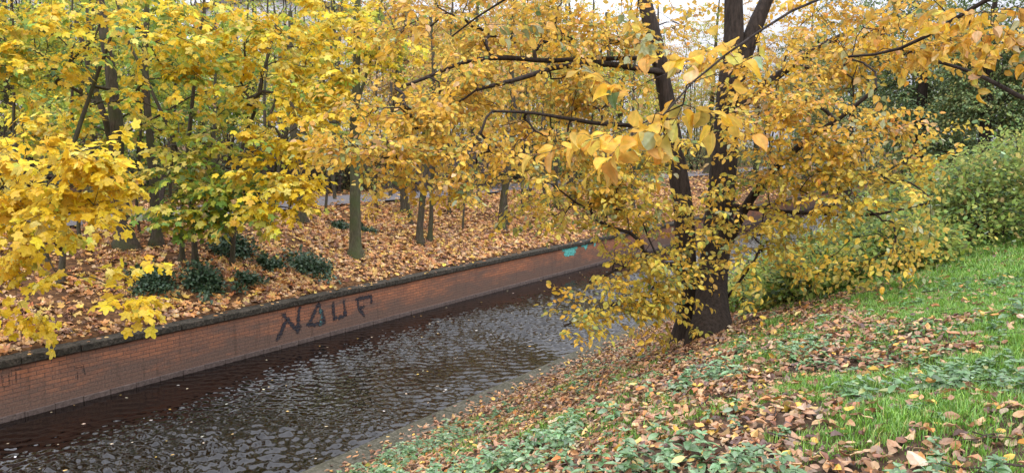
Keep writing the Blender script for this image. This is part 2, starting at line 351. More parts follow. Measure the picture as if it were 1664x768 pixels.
strokes('graffiti', [[(490, 425), (530, 330), (562, 250)], [(562, 250), (590, 330), (618, 400)], [(475, 425), (540, 415), (622, 395)]], 400, 440, 4.8, .12, M['pblack'], 'black painted letter A')
strokes('graffiti', [[(575, 275), (585, 350), (580, 440)]], 400, 440, 4.8, .13, M['pdull'], 'teal spray streak over the letter A', .009)
strokes('graffiti', [[(675, 245), (682, 320), (688, 380)], [(688, 372), (740, 360), (782, 342)], [(760, 230), (768, 290), (778, 345)]], 400, 440, 4.8, .11, M['pblack'], 'black painted letter U')
strokes('graffiti', [[(852, 225), (900, 212), (978, 195)], [(868, 225), (880, 300), (925, 348)], [(968, 190), (980, 250)], [(885, 290), (925, 275)]], 400, 440, 4.8, .11, M['pblack'], 'black painted letter F')
strokes('graffiti', [[(8, 300), (14, 360), (22, 425)], [(22, 425), (76, 412)], [(66, 300), (74, 412)], [(70, 300), (180, 275)], [(120, 290), (128, 400)]], 0, 540, 4.8, .05, M['pfaint'], 'faded dark letters U and T')
strokes('graffiti', [[(545, 265), (600, 275), (650, 262)], [(645, 250), (668, 340)], [(600, 295), (610, 370)]], 0, 540, 4.8, .05, M['pfaint'], 'faint dark scrawl')
strokes('graffiti', [[(252, 308), (310, 305), (376, 288)], [(272, 350), (310, 345), (350, 336)], [(282, 305), (292, 352)], [(312, 300), (322, 350)], [(345, 292), (345, 340)], [(262, 325), (360, 318)]], 860, 340, 4.8, .19, M['pteal'], 'small teal sprayed lettering')
strokes('graffiti', [[(398, 278), (425, 275), (440, 297), (458, 265)], [(468, 272), (488, 254)], [(512, 244), (512, 285)]], 860, 340, 4.8, .15, M['pteal'], 'faint teal sprayed letters')

# ------------------------------------------------------------------ leaves
def T_oval(fold=.07, curl=.12, wd=.3):
    V = [[0, 0, 0], [.33, 0, .0], [.68, 0, -.03], [1, 0, -curl], [.14, wd*.62, fold*.7], [.45, wd, fold], [.8, wd*.62, fold*.3-curl*.4],
         [.14, -wd*.62, fold*.7], [.45, -wd, fold], [.8, -wd*.62, fold*.3-curl*.4]]
    Q = [[0, 1, 5, 4], [1, 2, 6, 5], [0, 7, 8, 1], [1, 8, 9, 2]]; T3 = [[2, 3, 6], [2, 9, 3]]
    return np.array(V), [np.array(Q), np.array(T3)]
def T_fine(fold=.1, curl=.2, wd=.34, wave=.03, ph=0.0, twist=.0):
    ns_, nc_ = 11, 7; V = []; K = []
    for i in range(ns_):
        s_ = i/(ns_-1); w_ = wd*math.sin(math.pi*min(1, s_**.72*.98+.02))**.8*(1-.35*s_**6)
        if i == 0: w_ = .004
        if i == ns_-1: w_ = .003
        for j in range(nc_):
            c_ = (j/(nc_-1))*2-1; y_ = w_*c_*(1+(.04 if j in (0, nc_-1) and i % 2 else 0))
            z_ = fold*abs(c_)*w_/wd - curl*s_*s_ + wave*abs(c_)*math.sin(s_*9+ph+(2 if c_ > 0 else 0)); tw_ = twist*(s_-.4)
            V.append([s_-.04*(1-abs(c_)), y_*math.cos(tw_)-z_*math.sin(tw_), z_*math.cos(tw_)+y_*math.sin(tw_)])
            K.append((1.12, 1.15, 1.3) if j == 3 else ((.9, .98, .9) if j in (2, 4) else (1, .86, .7) if j in (0, 6) else (1.02, 1, 1)))
    F = [[i*nc_+j, (i+1)*nc_+j, (i+1)*nc_+j+1, i*nc_+j+1] for i in range(ns_-1) for j in range(nc_-1)]
    return np.array(V), [np.array(F)], np.array(K)
def T_low(wd=.32, fold=.08):
    return np.array([[0, 0, 0], [.5, wd, fold], [1, 0, -.08], [.5, -wd, fold]]), [np.array([[0, 2, 1], [0, 3, 2]])]
def T_maple(droop=.12):
    out = [(0, 0)]
    c = (.36, 0)
    pol = [(-130, .46), (-100, .34), (-74, .56), (-58, .58), (-34, .38), (-15, .58), (0, .68), (15, .58), (34, .38), (58, .58), (74, .56), (100, .34), (130, .46)]
    for a_, r_ in pol: out.append((c[0]+r_*math.cos(R_(a_)), r_*math.sin(R_(a_))))
    V = [[c[0], 0, 0]]+[[x, y, .04-droop*(math.hypot(x-c[0], y)/.55)**2] for x, y in out]
    n = len(out); F = [[0, 1+i, 1+(i+1) % n] for i in range(n)]
    return np.array(V), [np.array(F)]
def T_maple_low(droop=.1):
    out = [(0, 0), (.12, -.4), (.3, -.2), (.62, -.52), (.62, -.2), (1, 0), (.62, .2), (.62, .52), (.3, .2), (.12, .4)]
    V = [[.36, 0, .03]]+[[x, y, -droop*((x-.36)**2+y*y)*3] for x, y in out]; n = len(out)
    return np.array(V), [np.array([[0, 1+i, 1+(i+1) % n] for i in range(n)])]
def frames(u, upv):
    Xa = nrm(u); Za = nrm(upv-np.sum(upv*Xa, -1, keepdims=True)*Xa); Ya = np.cross(Za, Xa); return np.stack([Xa, Ya, Za], -1)
def leaves(tmpl, pos, Rm, size, col, flip=None):
    V, Fs = tmpl[:2]; n = len(pos); k = len(V)
    W = np.einsum('nij,kj->nki', Rm*size[:, None, None], V)+pos[:, None]
    base = (np.arange(n)*k)[:, None, None]
    return W.reshape(-1, 3), [(f[None]+base).reshape(-1, f.shape[1]) for f in Fs], (np.repeat(col, k, 0) if len(tmpl) < 3 else np.clip(np.repeat(col, k, 0)*np.tile(tmpl[2], (n, 1)), 0, .9))
def pick(rng, pal, n, jitter=.14, cl=None, cstr=.0):
    """pal: list of (weight, rgb); cl: cluster ids so neighbours look alike"""
    wts = np.array([p[0] for p in pal], float); wts /= wts.sum(); cc = np.array([p[1] for p in pal]); cum = np.cumsum(wts)
    u = rng.random(n)
    if cl is not None:
        cu = rng.random(cl.max()+1)[cl]; u = np.where(rng.random(n) < cstr, np.clip(cu+rng.normal(size=n)*.06, 0, .999), u)
    idx = np.clip(np.searchsorted(cum, u), 0, len(pal)-1); c = cc[idx]
    c = c*(1+rng.normal(size=(n, 1))*jitter)*(1+rng.normal(size=(n, 3))*.05)
    return np.clip(c, .004, .9)

def spray_template(rng, kind):
    """one leafy twig, along +x, unit = metres. returns leaf frames and twig segments"""
    pos = []; u = []; up = []; sz = []; tw = []
    L = dict(maple=.62, oval=.62, far=.8)[kind]; sp = dict(maple=.095, oval=.062, far=.11)[kind]; lf = dict(maple=.15, oval=.092, far=.13)[kind]
    def twig(p0, d, l, depth):
        n = max(3, int(l/.1)); P = [p0]; dd = d.copy()
        for i in range(n):
            dd = nrm(dd+rng.normal(size=3)*.1+np.array([0, 0, -.045])); P.append(P[-1]+dd*l/n)
        P = np.array(P); tw.append((P, .0035 if depth == 0 else .002))
        m = int(l/sp); side = 1
        for i in range(m+1):
            s = (i+.6)/(m+1)*n; k = min(int(s), n-1); q = P[k]+(P[k+1]-P[k])*(s-k); t_ = nrm(P[k+1]-P[k])
            lat = nrm(np.cross([0, 0, 1], t_)+1e-6)*side; side = -side
            a_ = R_(rng.uniform(35, 75)) if i < m else R_(rng.uniform(-20, 20))
            droop = rng.uniform(.15, .9) if kind != 'oval' else rng.uniform(-.2, .9)
            v = nrm(t_*math.cos(a_)+lat*math.sin(a_)+np.array([0, 0, -droop]))
            pt = q+v*(.05 if kind == 'maple' else .012)
            pos.append(pt); u.append(v); up.append(nrm(np.array([0, 0, 1.0])+rng.normal(size=3)*(.38 if kind != 'oval' else .5))); sz.append(lf*rng.uniform(.6, 1.22))
            if kind == 'maple': tw.append((np.array([q, pt]), .0014))
        if depth == 0:
            for i in range(1 + int(l/(.16 if kind == 'oval' else .2))):
                s = rng.uniform(.1, .85)*n; k = min(int(s), n-1); t_ = nrm(P[k+1]-P[k]); lat = nrm(np.cross([0, 0, 1], t_))*(1 if i % 2 else -1)
                twig(P[k], nrm(t_*.7+lat*rng.uniform(.5, 1)+rng.normal(size=3)*.12), l*rng.uniform(.3, .6), 1)
    twig(np.zeros(3), np.array([1.0, 0, .05]), L, 0)
    a = Acc()
    for P, r in tw:
        V, F = tube(P, np.linspace(r, r*.5, len(P)), 3); a.add(V, [F])
    return dict(pos=np.array(pos), fr=frames(np.array(u), np.array(up)), sz=np.array(sz), tv=np.concatenate(a.V), tf=np.concatenate(a.F[4]))
_r = np.random.default_rng(11)
SPR = {k: [spray_template(_r, k) for _ in range(9)] for k in ('maple', 'oval', 'far')}

def emit_sprays(rng, kind, tmpls, P, D, scale, pal, cstr, lsize=1.0, tilt=.25, twigs=True, keep=1.0):
    LV = Acc(); TV = Acc(); n = len(P)
    which = rng.integers(0, len(SPR[kind]), n)
    up = nrm(np.array([0, 0, 1.0])+rng.normal(size=(n, 3))*tilt)
    Rm = frames(D, up)
    for w_ in range(len(SPR[kind])):
        ix = np.where(which == w_)[0]
        if not len(ix): continue
        s = SPR[kind][w_]; k = len(s['pos']); R = Rm[ix]; sc_ = scale[ix] if hasattr(scale, '__len__') else np.full(len(ix), scale)
        pos = (np.einsum('nij,kj->nki', R*sc_[:, None, None], s['pos'])+P[ix][:, None]).reshape(-1, 3)
        fr = np.einsum('nij,kjl->nkil', R, s['fr']).reshape(-1, 3, 3)
        sz = (np.tile(s['sz'], len(ix)))*lsize*(sc_.repeat(k)**.3)
        cl = np.repeat(np.arange(len(ix)), k); col = pick(rng, pal, len(pos), cl=cl, cstr=cstr)
        kp = rng.random(len(pos)) < keep
        pos, fr, sz, col = pos[kp], fr[kp], sz[kp], col[kp]
        tsel = rng.integers(0, len(tmpls), len(pos))
        for q in range(len(tmpls)):
            j = tsel == q
            if j.any():
                V, F, cc = leaves(tmpls[q], pos[j], fr[j], sz[j], col[j]); LV.add(V, F, cc)
        if twigs:
            kk = len(s['tv']); V = (np.einsum('nij,kj->nki', R*sc_[:, None, None], s['tv'])+P[ix][:, None]).reshape(-1, 3)
            F = (s['tf'][None]+(np.arange(len(ix))*kk)[:, None, None]).reshape(-1, 4); TV.add(V, [F])
    return LV, TV

# ------------------------------------------------------------------ trees
def smooth_path(P, R, step=.22, wob=.02, rng=None):
    P = np.asarray(P, float); seg = np.r_[0, np.cumsum(np.linalg.norm(np.diff(P, axis=0), axis=1))]; n = max(4, int(seg[-1]/step))
    s = np.linspace(0, seg[-1], n)
    # Catmull-Rom style smoothing by resampling + relaxation
    Q = np.stack([np.interp(s, seg, P[:, c]) for c in range(3)], -1)
    for _ in range(4): Q[1:-1] = .5*Q[1:-1]+.25*(Q[:-2]+Q[2:])
    if rng is not None and wob:
        w_ = rng.normal(size=Q.shape)*wob
        for _ in range(2): w_[1:-1] = .5*w_[1:-1]+.25*(w_[:-2]+w_[2:])
        w_[0] = 0; Q += w_
    return Q, np.interp(s/seg[-1], np.linspace(0, 1, len(R)), R)
COR = []      # sight lines along which the trunks show between the boughs
def corridor(poly, hw, d, p=.88): COR.append((np.array(poly, float), hw, d, p))
def thin(rng, A):
    px, py, dd = project(A); keep = np.ones(len(A), bool)
    for poly, hw, d, p in COR:
        m_ = np.full(len(A), 1e9)
        for a_, b_ in zip(poly[:-1], poly[1:]):
            v = b_-a_; t_ = np.clip(((px-a_[0])*v[0]+(py-a_[1])*v[1])/(v@v), 0, 1); m_ = np.minimum(m_, np.hypot(px-a_[0]-t_*v[0], py-a_[1]-t_*v[1]))
        keep &= ~((m_ < hw) & (dd < d+.3) & (rng.random(len(A)) < p))
    return A[keep]
def blob_anchors(rng, blobs, d0, dens=1.0, clipground=True, maxd=None):
    out = []
    for b in blobs:
        px, py, rp_, dd, n = b; d = d0+dd; c = at(px, py, d); r = rp_*d/FPX; n = max(1, int(round(n*dens)))
        v = nrm(rng.normal(size=(n, 3)))*(rng.random((n, 1))**.45)*r*np.array([1, 1, .85]); out.append(c+v)
    A = np.concatenate(out)
    if clipground:
        g_ = T(A[:, 0], A[:, 1]); g_ = np.where((A[:, 0] > -14.5) & (A[:, 0] < -7.7), .4, g_+.15); A = A[A[:, 2] > g_+.1]
    return thin(rng, A)
def make_tree(name, label, cat, base, trunks, anchors, kind, pal, rng, barkm, tmpls, cstr=.5, scale=1.0, lsize=1.0, tilt=.25, group=None, rtip=.0042, limbs=(), extra=.5, twigs=True, leaf='maple', sides=14, flare=1.75, keep=1.0, up_pen=.7, across=0):
    root = thing(name, base, label, cat, group); base = np.asarray(base)
    NP = []; NR = []; FIX = []; PAR = []
    def addpath(P, Rr, par):
        i0 = len(NP)
        for k in range(len(P)): NP.append(P[k]); NR.append(Rr[k]); FIX.append(True); PAR.append(par if k == 0 else i0+k-1)
    for k, (P, Rr) in enumerate(list(trunks)+list(limbs)):
        Q, R2 = smooth_path(P, Rr, rng=rng)
        if k < len(trunks):
            dz = Q[:, 2]-Q[0, 2]; R2 = R2*(1+(flare-1)*np.exp(-np.clip(dz, 0, 9)/.16)) if Q[0, 2] < base[2]+.3 else R2
            if Q[0, 2] < base[2]+.3: Q = np.vstack([Q[0]-[0, 0, .25], Q]); R2 = np.r_[R2[0]*1.1, R2]
        V, F = tube(Q-base, R2, sides if k < len(trunks) else 8, wob=.05, rng=rng)
        mesh('trunk' if k < len(trunks) else 'limb', V, [F], [barkm], True, parent=root)
        addpath(Q, R2, -1)
    NPa = np.array(NP)
    if len(anchors):
        d0 = np.min(np.linalg.norm(anchors[:, None]-NPa[None], axis=2), 1); order = np.argsort(d0)
        buf = np.zeros((len(NP)+len(anchors)*40, 3)); nb = len(NP); buf[:nb] = NPa
        chains = []; D = []; ends = []
        par = list(PAR); low = np.array(NP)[:, 2].min()+.6
        for ai in order:
            A = anchors[ai]; P = buf[:nb]; dv = A-P; d = np.linalg.norm(dv, axis=1)+1e-6
            cost = d*(1+up_pen*np.clip(-dv[:, 2]/d, 0, 1))+(P[:, 2] < low)*.8; j = int(np.argmin(cost)); L = d[j]
            n = max(2, min(38, int(L/.22))); t_ = np.linspace(0, 1, n+1)[1:]
            off = rng.normal(size=(n, 3))*.05*L**.5; 
            for _ in range(2):
                if n > 2: off[1:-1] = .5*off[1:-1]+.25*(off[:-2]+off[2:])
            off[-1] = 0
            Q = P[j]+dv[j]*t_[:, None]+off+np.array([0, 0, .1*L])*np.sin(math.pi*t_)[:, None]
            ids = list(range(nb, nb+n)); buf[nb:nb+n] = Q; par += [j]+ids[:-1]; nb += n
            chains.append((j, ids)); ends.append(A); u_ = Q[-1]-(Q[-2] if n > 1 else P[j]); D.append(u_)
        cnt = np.zeros(nb)
        for j, ids in chains: cnt[ids[-1]] += 1
        for k in range(nb-1, -1, -1):
            if par[k] >= 0: cnt[par[k]] += cnt[k]
        fixR = np.array(NR+[9]*(nb-len(NR))); rad = np.minimum(rtip*np.maximum(cnt, 1)**.52, fixR); isf = np.zeros(nb, bool); isf[:len(NR)] = True; rad[isf] = fixR[isf]
        a = Acc()
        for j, ids in chains:
            idx = [j]+ids; P = buf[idx]; r = rad[idx].copy(); r[0] = min(r[0], r[1]*1.25)
            V, F = tube(P-base, r, 5 if r[0] > .012 else 3); a.add(V, [F])
        tag(a.build('branches', [barkm if barkm is not M['barkg'] else M['barkm']], parent=root, smooth=True), kind='stuff')
        P = np.array(ends); D = nrm(np.array(D)); D[:, 2] *= .45
        # extra sprays along the thin ends of the branches
        EP = [P]; ED = [D]
        k = int(len(P)*extra)
        if k:
            sel = rng.integers(0, len(chains), k)
            ep = []; ed = []
            for q in sel:
                j, ids = chains[q]; m_ = ids[rng.integers(max(0, len(ids)//3), len(ids))]; ep.append(buf[m_]); v = buf[ids[-1]]-buf[j]; ed.append(nrm(v+rng.normal(size=3)*.8*np.linalg.norm(v)))
            EP.append(np.array(ep)); e_ = np.array(ed); e_[:, 2] *= .4; ED.append(e_)
        P = np.concatenate(EP); D = nrm(np.concatenate(ED)+rng.normal(size=(sum(map(len, EP)), 3))*.15)
        if across: D = nrm(D-across*(D@FW)[:, None]*FW)
        sc_ = scale*rng.uniform(.75, 1.3, len(P))
        LV, TV = emit_sprays(rng, kind, tmpls, P-base, D, sc_, pal, cstr, lsize, tilt, twigs, keep)
        LV.build('crown', [M[leaf]], parent=root)
        if twigs: tag(TV.build('twigs', [M['twig']], parent=root), kind='stuff')
    return root

MAP = [T_maple(.08), T_maple(.2), T_maple(-.03)]; MAPL = [T_maple_low(.1), T_maple_low(.25)]
FINE = [T_fine(), T_fine(.2, .35, .31, .02, 1, .5), T_fine(.06, .1, .36, .045, 2, -.5), T_fine(.3, .5, .33, .03, 3, .9), T_fine(-.1, .3, .32, .05, 4, -1.0)]
OV = [T_oval(), T_oval(.12, .25, .33), T_oval(.03, -.05, .36), T_oval(.1, .4, .3)]; LOW = [T_low(), T_low(.4, .14)]
Yb = (.83, .595, .035); Yo = (.84, .55, .03); Yp = (.78, .65, .14); YG = (.50, .53, .06); G1 = (.22, .36, .06); G2 = (.12, .24, .07); OR = (.68, .34, .05); TN = (.68, .44, .18)
P_yel = [(5, Yb), (2.5, Yo), (2, Yp), (2.4, YG), (1.1, G1), (.4, G2)]
P_yg = [(2, Yb), (2, Yp), (3, YG), (3, G1), (1.2, G2), (.5, TN)]
P_grn = [(1.5, Yb), (4, YG), (3, G1), (1, G2)]
P_mid = [(1, Yb), (1.5, Yp), (3, YG), (4, G1), (2.2, G2), (.4, TN)]
P_pale = [(2.2, Yp), (2.4, YG), (.8, Yb), (2.2, G1), (.6, (.3, .36, .16)), (.6, TN)]
Gd = (.74, .455, .045); Ol = (.56, .45, .06); Gg = (.28, .33, .09); Gr = (.14, .22, .07); Sg = (.40, .43, .24); Pk = (.70, .44, .20)
P_main = [(5, Gd), (3, (.76, .46, .05)), (2, Ol), (.6, Gg), (.2, Gr), (.3, Sg), (.9, Pk), (.9, OR)]
P_low = [(4, Gd), (3, (.74, .56, .07)), (3, Ol), (1.2, Gg), (.5, Gr), (.5, Sg)]
P_tan = [(5, (.76, .46, .05)), (1, Pk), (1.6, OR), (2.6, Gd), (1, Ol), (1.0, Sg), (.6, Gr)]
P_bgy = [(3, (.62, .50, .08)), (2, YG), (2, G1), (1, OR), (1, TN)]
P_bgo = [(3, (.5, .28, .08)), (2, TN), (2, (.55, .4, .08)), (1, (.3, .16, .07))]
P_bgg = [(4, (.09, .15, .05)), (3, (.14, .21, .07)), (1, (.30, .34, .08)), (.5, (.5, .4, .1))]

def px_trunk(base_px, pts, wpx, wtop=.45, dd=0.0):
    """trunk through picture points, standing on the ground under base_px; dd leans it away in depth towards the top"""
    P0, d = ground(*base_px); n = len(pts)
    P = [P0]+[at(x, y, d+dd*(i+1)/n) for i, (x, y) in enumerate(pts)]
    r = wpx/2*d/FPX; Rr = list(np.linspace(r, r*wtop, len(P)))
    return P0, d, (P, Rr)

def maple(base, pts, w_, blobs, pal, label, seed, name='maple_tree', more=(), bk='barkm', dens=1.0, tm=MAP, group='maples growing on the far bank', leaf='maple', kind='maple', dd=0, scale=1.0, lsize=1.0, cstr=.5, tilt=.25, cat='tree', extra=.5, limbs=(), keep=1.0):
    rng = np.random.default_rng(seed+500); P0, d, tr = px_trunk(base, pts, w_, dd=dd); trs = [tr]
    for (bp, pp, ww) in more: trs.append(px_trunk(bp, pp, ww)[2])
    lb = []
    for pp, r0, r1, d0_, d1_ in limbs:
        lb.append(([at(x, y, d+d0_+(d1_-d0_)*i/(len(pp)-1)) for i, (x, y) in enumerate(pp)], [r0, r1]))
    A = blob_anchors(rng, blobs, d, dens*.62)
    return make_tree(name, label, cat, P0, trs, A, kind, pal, rng, M[bk], tm, cstr, scale, lsize, tilt, group, leaf=leaf, extra=extra, limbs=lb, keep=keep), d

corridor([(192, 400), (190, 200), (178, 90)], 34, 18.5)
corridor([(250, 400), (244, 230)], 16, 18.5)
corridor([(300, 420), (290, 250), (205, 60)], 22, 17, .7)
corridor([(205, 215), (290, 165), (340, 145), (420, 140)], 16, 17, .8)
corridor([(578, 420), (577, 300)], 40, 18.5)
corridor([(577, 200), (577, 60)], 22, 18.5, .6)
corridor([(310, 310), (305, 230), (325, 60)], 14, 17, .6)
corridor([(230, 340), (230, 470)], 18, 18, .7)
corridor([(250, 420), (560, 420)], 42, 18, .9)
corridor([(130, 470), (230, 540)], 22, 18, .8)
corridor([(1120, 520), (1112, 380), (1098, 260), (1075, 120), (1050, 0)], 32, 13.8, .75)
corridor([(1165, 520), (1168, 380), (1180, 210), (1192, 0)], 34, 13.8, .75)
corridor([(1200, 360), (1275, 255), (1425, 145)], 20, 13.8, .75)
corridor([(1192, 110), (1248, 0)], 30, 13.8, .85)
corridor([(640, 146), (740, 102), (870, 100), (1040, 105)], 16, 13.8, .7)
corridor([(800, 182), (900, 190), (1040, 205)], 14, 13.8, .6)
corridor([(1500, 150), (1600, 140), (1560, 280)], 62, 20, .8)
corridor([(870, 402), (960, 396)], 38, 17, .96)
corridor([(650, 390), (720, 270)], 50, 18, .7)
corridor([(800, 380), (840, 250)], 40, 18, .7)
# --- the maples of the far bank (blobs: picture x, y, radius in picture px, depth offset, sprays)
maple((98, 462), [(105, 380), (100, 330), (112, 250), (150, 150), (180, 60)], 10,
      [(20, 320, 60, -3.5, 22), (60, 300, 65, -4.4, 21), (110, 320, 50, -4.6, 13), (50, 370, 45, -3.5, 12), (15, 420, 45, -3, 12), (150, 270, 40, -4.8, 14), (185, 235, 28, -4.9, 9), (170, 330, 30, -4.8, 11),
       (180, 385, 24, -4.8, 9), (208, 430, 18, -4.8, 7), (208, 478, 17, -4.8, 9), (60, 480, 30, -3, 5), (10, 490, 24, -3, 5), (10, 230, 60, -4, 16), (110, 440, 22, -4, 4)],
      [(6, Yb), (3, Yo), (1.4, Yp), (.5, YG)], 'slender maple with bright yellow drooping sprays, leftmost stem near the wall', 1, more=[((78, 432), [(70, 370), (60, 300)], 7), ((87, 400), [(85, 350), (90, 280)], 5)])
maple((205, 402), [(192, 300), (188, 200), (178, 100), (165, 30), (150, -80)], 27,
      [(170, 30, 90, -3, 24), (90, 60, 80, -3, 20), (250, 60, 80, -2.5, 22), (40, 120, 70, -3, 20), (120, 130, 60, -2, 20), (300, 120, 60, -2.5, 20), (220, 150, 50, -2, 14), (20, 30, 80, -3, 28), (330, 40, 70, -3, 24),
       (170, -50, 70, -2, 10), (60, -50, 70, -2, 9), (300, -50, 70, -2, 9), (100, 210, 50, 0, 16), (40, 200, 50, -1, 16)],
      P_yel, 'largest dark-trunked maple on the left, two stems joined at its base', 2, more=[((213, 396), [(203, 340), (185, 240), (150, 130), (120, 20)], 14)])
maple((254, 398), [(252, 330), (246, 240), (238, 150), (236, 60), (240, -40)], 15,
      [(250, 200, 60, 1, 20), (200, 200, 50, 2, 14), (240, 110, 60, 1, 18), (150, 180, 60, 2, 18), (300, 200, 50, 1, 14), (90, 180, 60, 3, 18), (240, 20, 80, 1, 20), (130, 240, 40, 2, 10)],
      P_mid, 'straight maple just right of the largest trunk, yellow and green leaves', 3)
maple((295, 425), [(296, 370), (300, 300), (290, 250), (262, 180), (230, 110), (205, 60), (190, 0)], 8,
      [(290, 280, 38, -1.5, 22), (250, 300, 34, -1.5, 16), (270, 350, 30, -1.5, 12), (230, 330, 26, -1.5, 9), (330, 250, 36, -1.0, 15), (270, 230, 36, -1, 12)],
      P_pale, 'thin leaning maple sapling with pale green-yellow leaves above the evergreen', 4)
maple((319, 434), [(315, 380), (310, 310), (305, 230), (318, 120), (330, 30), (335, -60)], 9,
      [(340, 310, 40, -1, 22), (320, 350, 28, -1.2, 13), (370, 330, 36, -1, 18), (390, 290, 30, -1, 14), (350, 180, 50, 0, 14), (340, 90, 60, 0, 18), (400, 350, 22, -1, 6), (300, 20, 60, 0, 14)],
      P_mid, 'maple sapling rising through the dark evergreen shrub, greenish yellow leaves', 5,
      limbs=[([(205, 215), (250, 195), (290, 165), (340, 145), (400, 140)], .028, .012, 0, -.6)])
maple((378, 432), [(380, 380), (388, 300), (396, 220), (412, 190), (430, 100), (455, 20)], 8,
      [(450, 130, 60, -1.5, 24), (420, 60, 70, -1.5, 28), (480, 190, 50, -2, 20), (455, 240, 38, -2, 16), (500, 60, 70, -1.5, 26), (440, 290, 38, -2.3, 18), (490, 300, 22, -2.3, 8), (470, 340, 22, -2.3, 8), (440, 335, 26, -2.3, 9),
       (400, 150, 50, -1, 14), (520, 130, 50, -1.5, 16), (470, -30, 80, -1, 16), (560, 40, 50, -1, 12)],
      [(6, Yb), (2, Yo), (2, Yp), (1, YG), (.4, G1)], 'slim maple with a cascade of bright yellow leaves over the path', 6)
maple((492, 362), [(484, 290), (478, 230), (470, 130), (474, 20)], 15,
      [(440, 160, 60, 3, 14), (500, 200, 60, 3, 14), (520, 140, 50, 2, 12), (400, 220, 60, 3, 12), (540, 230, 40, 2, 9), (470, 60, 80, 3, 20)],
      P_yg, 'grey maple leaning left beside the path, thin greenish crown', 7, tm=MAPL)
maple((578, 416), [(577, 330), (576, 250), (577, 160), (580, 60), (582, -60)], 19,
      [(560, 60, 70, 0, 24), (600, 20, 60, 0, 18), (530, 110, 50, 0, 14), (610, 110, 50, 0, 12), (590, 180, 40, 0, 8), (640, 60, 50, 0, 12), (560, -40, 60, 0, 9)],
      P_yel, 'straight mossy green-trunked maple standing alone near the middle of the bank', 8, bk='barkg',
      limbs=[([(580, 170), (592, 135), (610, 60), (622, -10)], .05, .03, 0, .4)])
tan = dict(tm=LOW, kind='oval', leaf='oval', name='hornbeam_tree', group='thin hornbeams on the far bank', lsize=1.15, scale=1.25, cstr=.4, tilt=.4)
P_thn = [(4, (.74, .52, .06)), (3, (.72, .42, .07)), (1, Pk), (1.5, YG), (.4, G1)]
maple((658, 346), [(652, 280), (648, 200), (650, 110), (660, 0)], 10, [(650, 120, 60, 0, 30), (690, 60, 60, 0, 26), (620, 210, 50, 0, 18), (660, 240, 30, 0, 9), (630, 290, 34, 0, 11), (610, 320, 20, 0, 4)], P_thn, 'upright hornbeam beside the path, left of the forked pair', 9,
      more=[((668, 366), [(660, 320), (654, 270), (640, 180)], 6)], **tan)
maple((682, 397), [(684, 345), (690, 290), (700, 230), (706, 130), (700, 20)], 11, [(720, 130, 60, 0, 26), (740, 200, 50, 0, 20), (690, 190, 45, 0, 14), (760, 80, 60, 0, 26), (700, 280, 40, 0, 16), (740, 320, 26, 0, 6), (670, 350, 20, 0, 4)], P_thn, 'forked pair of mossy hornbeam stems rising near the wall', 10,
      more=[((698, 392), [(702, 340), (700, 290), (716, 220), (740, 120)], 8)], **tan)
maple((814, 372), [(818, 330), (828, 270), (836, 200), (830, 100), (836, 0)], 13, [(820, 100, 70, 0, 30), (800, 190, 60, 0, 24), (860, 240, 50, 0, 18), (870, 140, 60, 0, 26), (800, 300, 40, 0, 14), (860, 320, 36, 0, 10), (830, 30, 60, 0, 22)], P_thn, 'curved hornbeam with a crooked double foot on the leafy slope', 11,
      more=[((822, 366), [(822, 320), (812, 260), (800, 200)], 8)], **tan)
maple((888, 338), [(884, 290), (882, 200), (892, 100), (896, 10)], 10, [(900, 120, 70, 0, 32), (930, 200, 60, 0, 26), (870, 50, 60, 0, 22), (960, 120, 60, 0, 24), (940, 280, 50, 0, 22), (900, 310, 30, 0, 9), (970, 320, 36, 0, 10)], P_bgy, 'slim hornbeam farther along the bank, grey-green stem', 12,
      more=[((905, 336), [(902, 290), (905, 220), (920, 120)], 8)], **tan)
maple((985, 350), [(980, 290), (985, 200), (990, 100), (985, 20)], 12, [(990, 200, 60, 0, 26), (1040, 160, 60, 0, 26), (960, 250, 50, 0, 20), (1040, 260, 50, 0, 20), (1010, 310, 40, 0, 14), (1000, 80, 50, 0, 12)], P_bgy, 'hornbeam at the far end of the visible brick wall', 13, **tan)

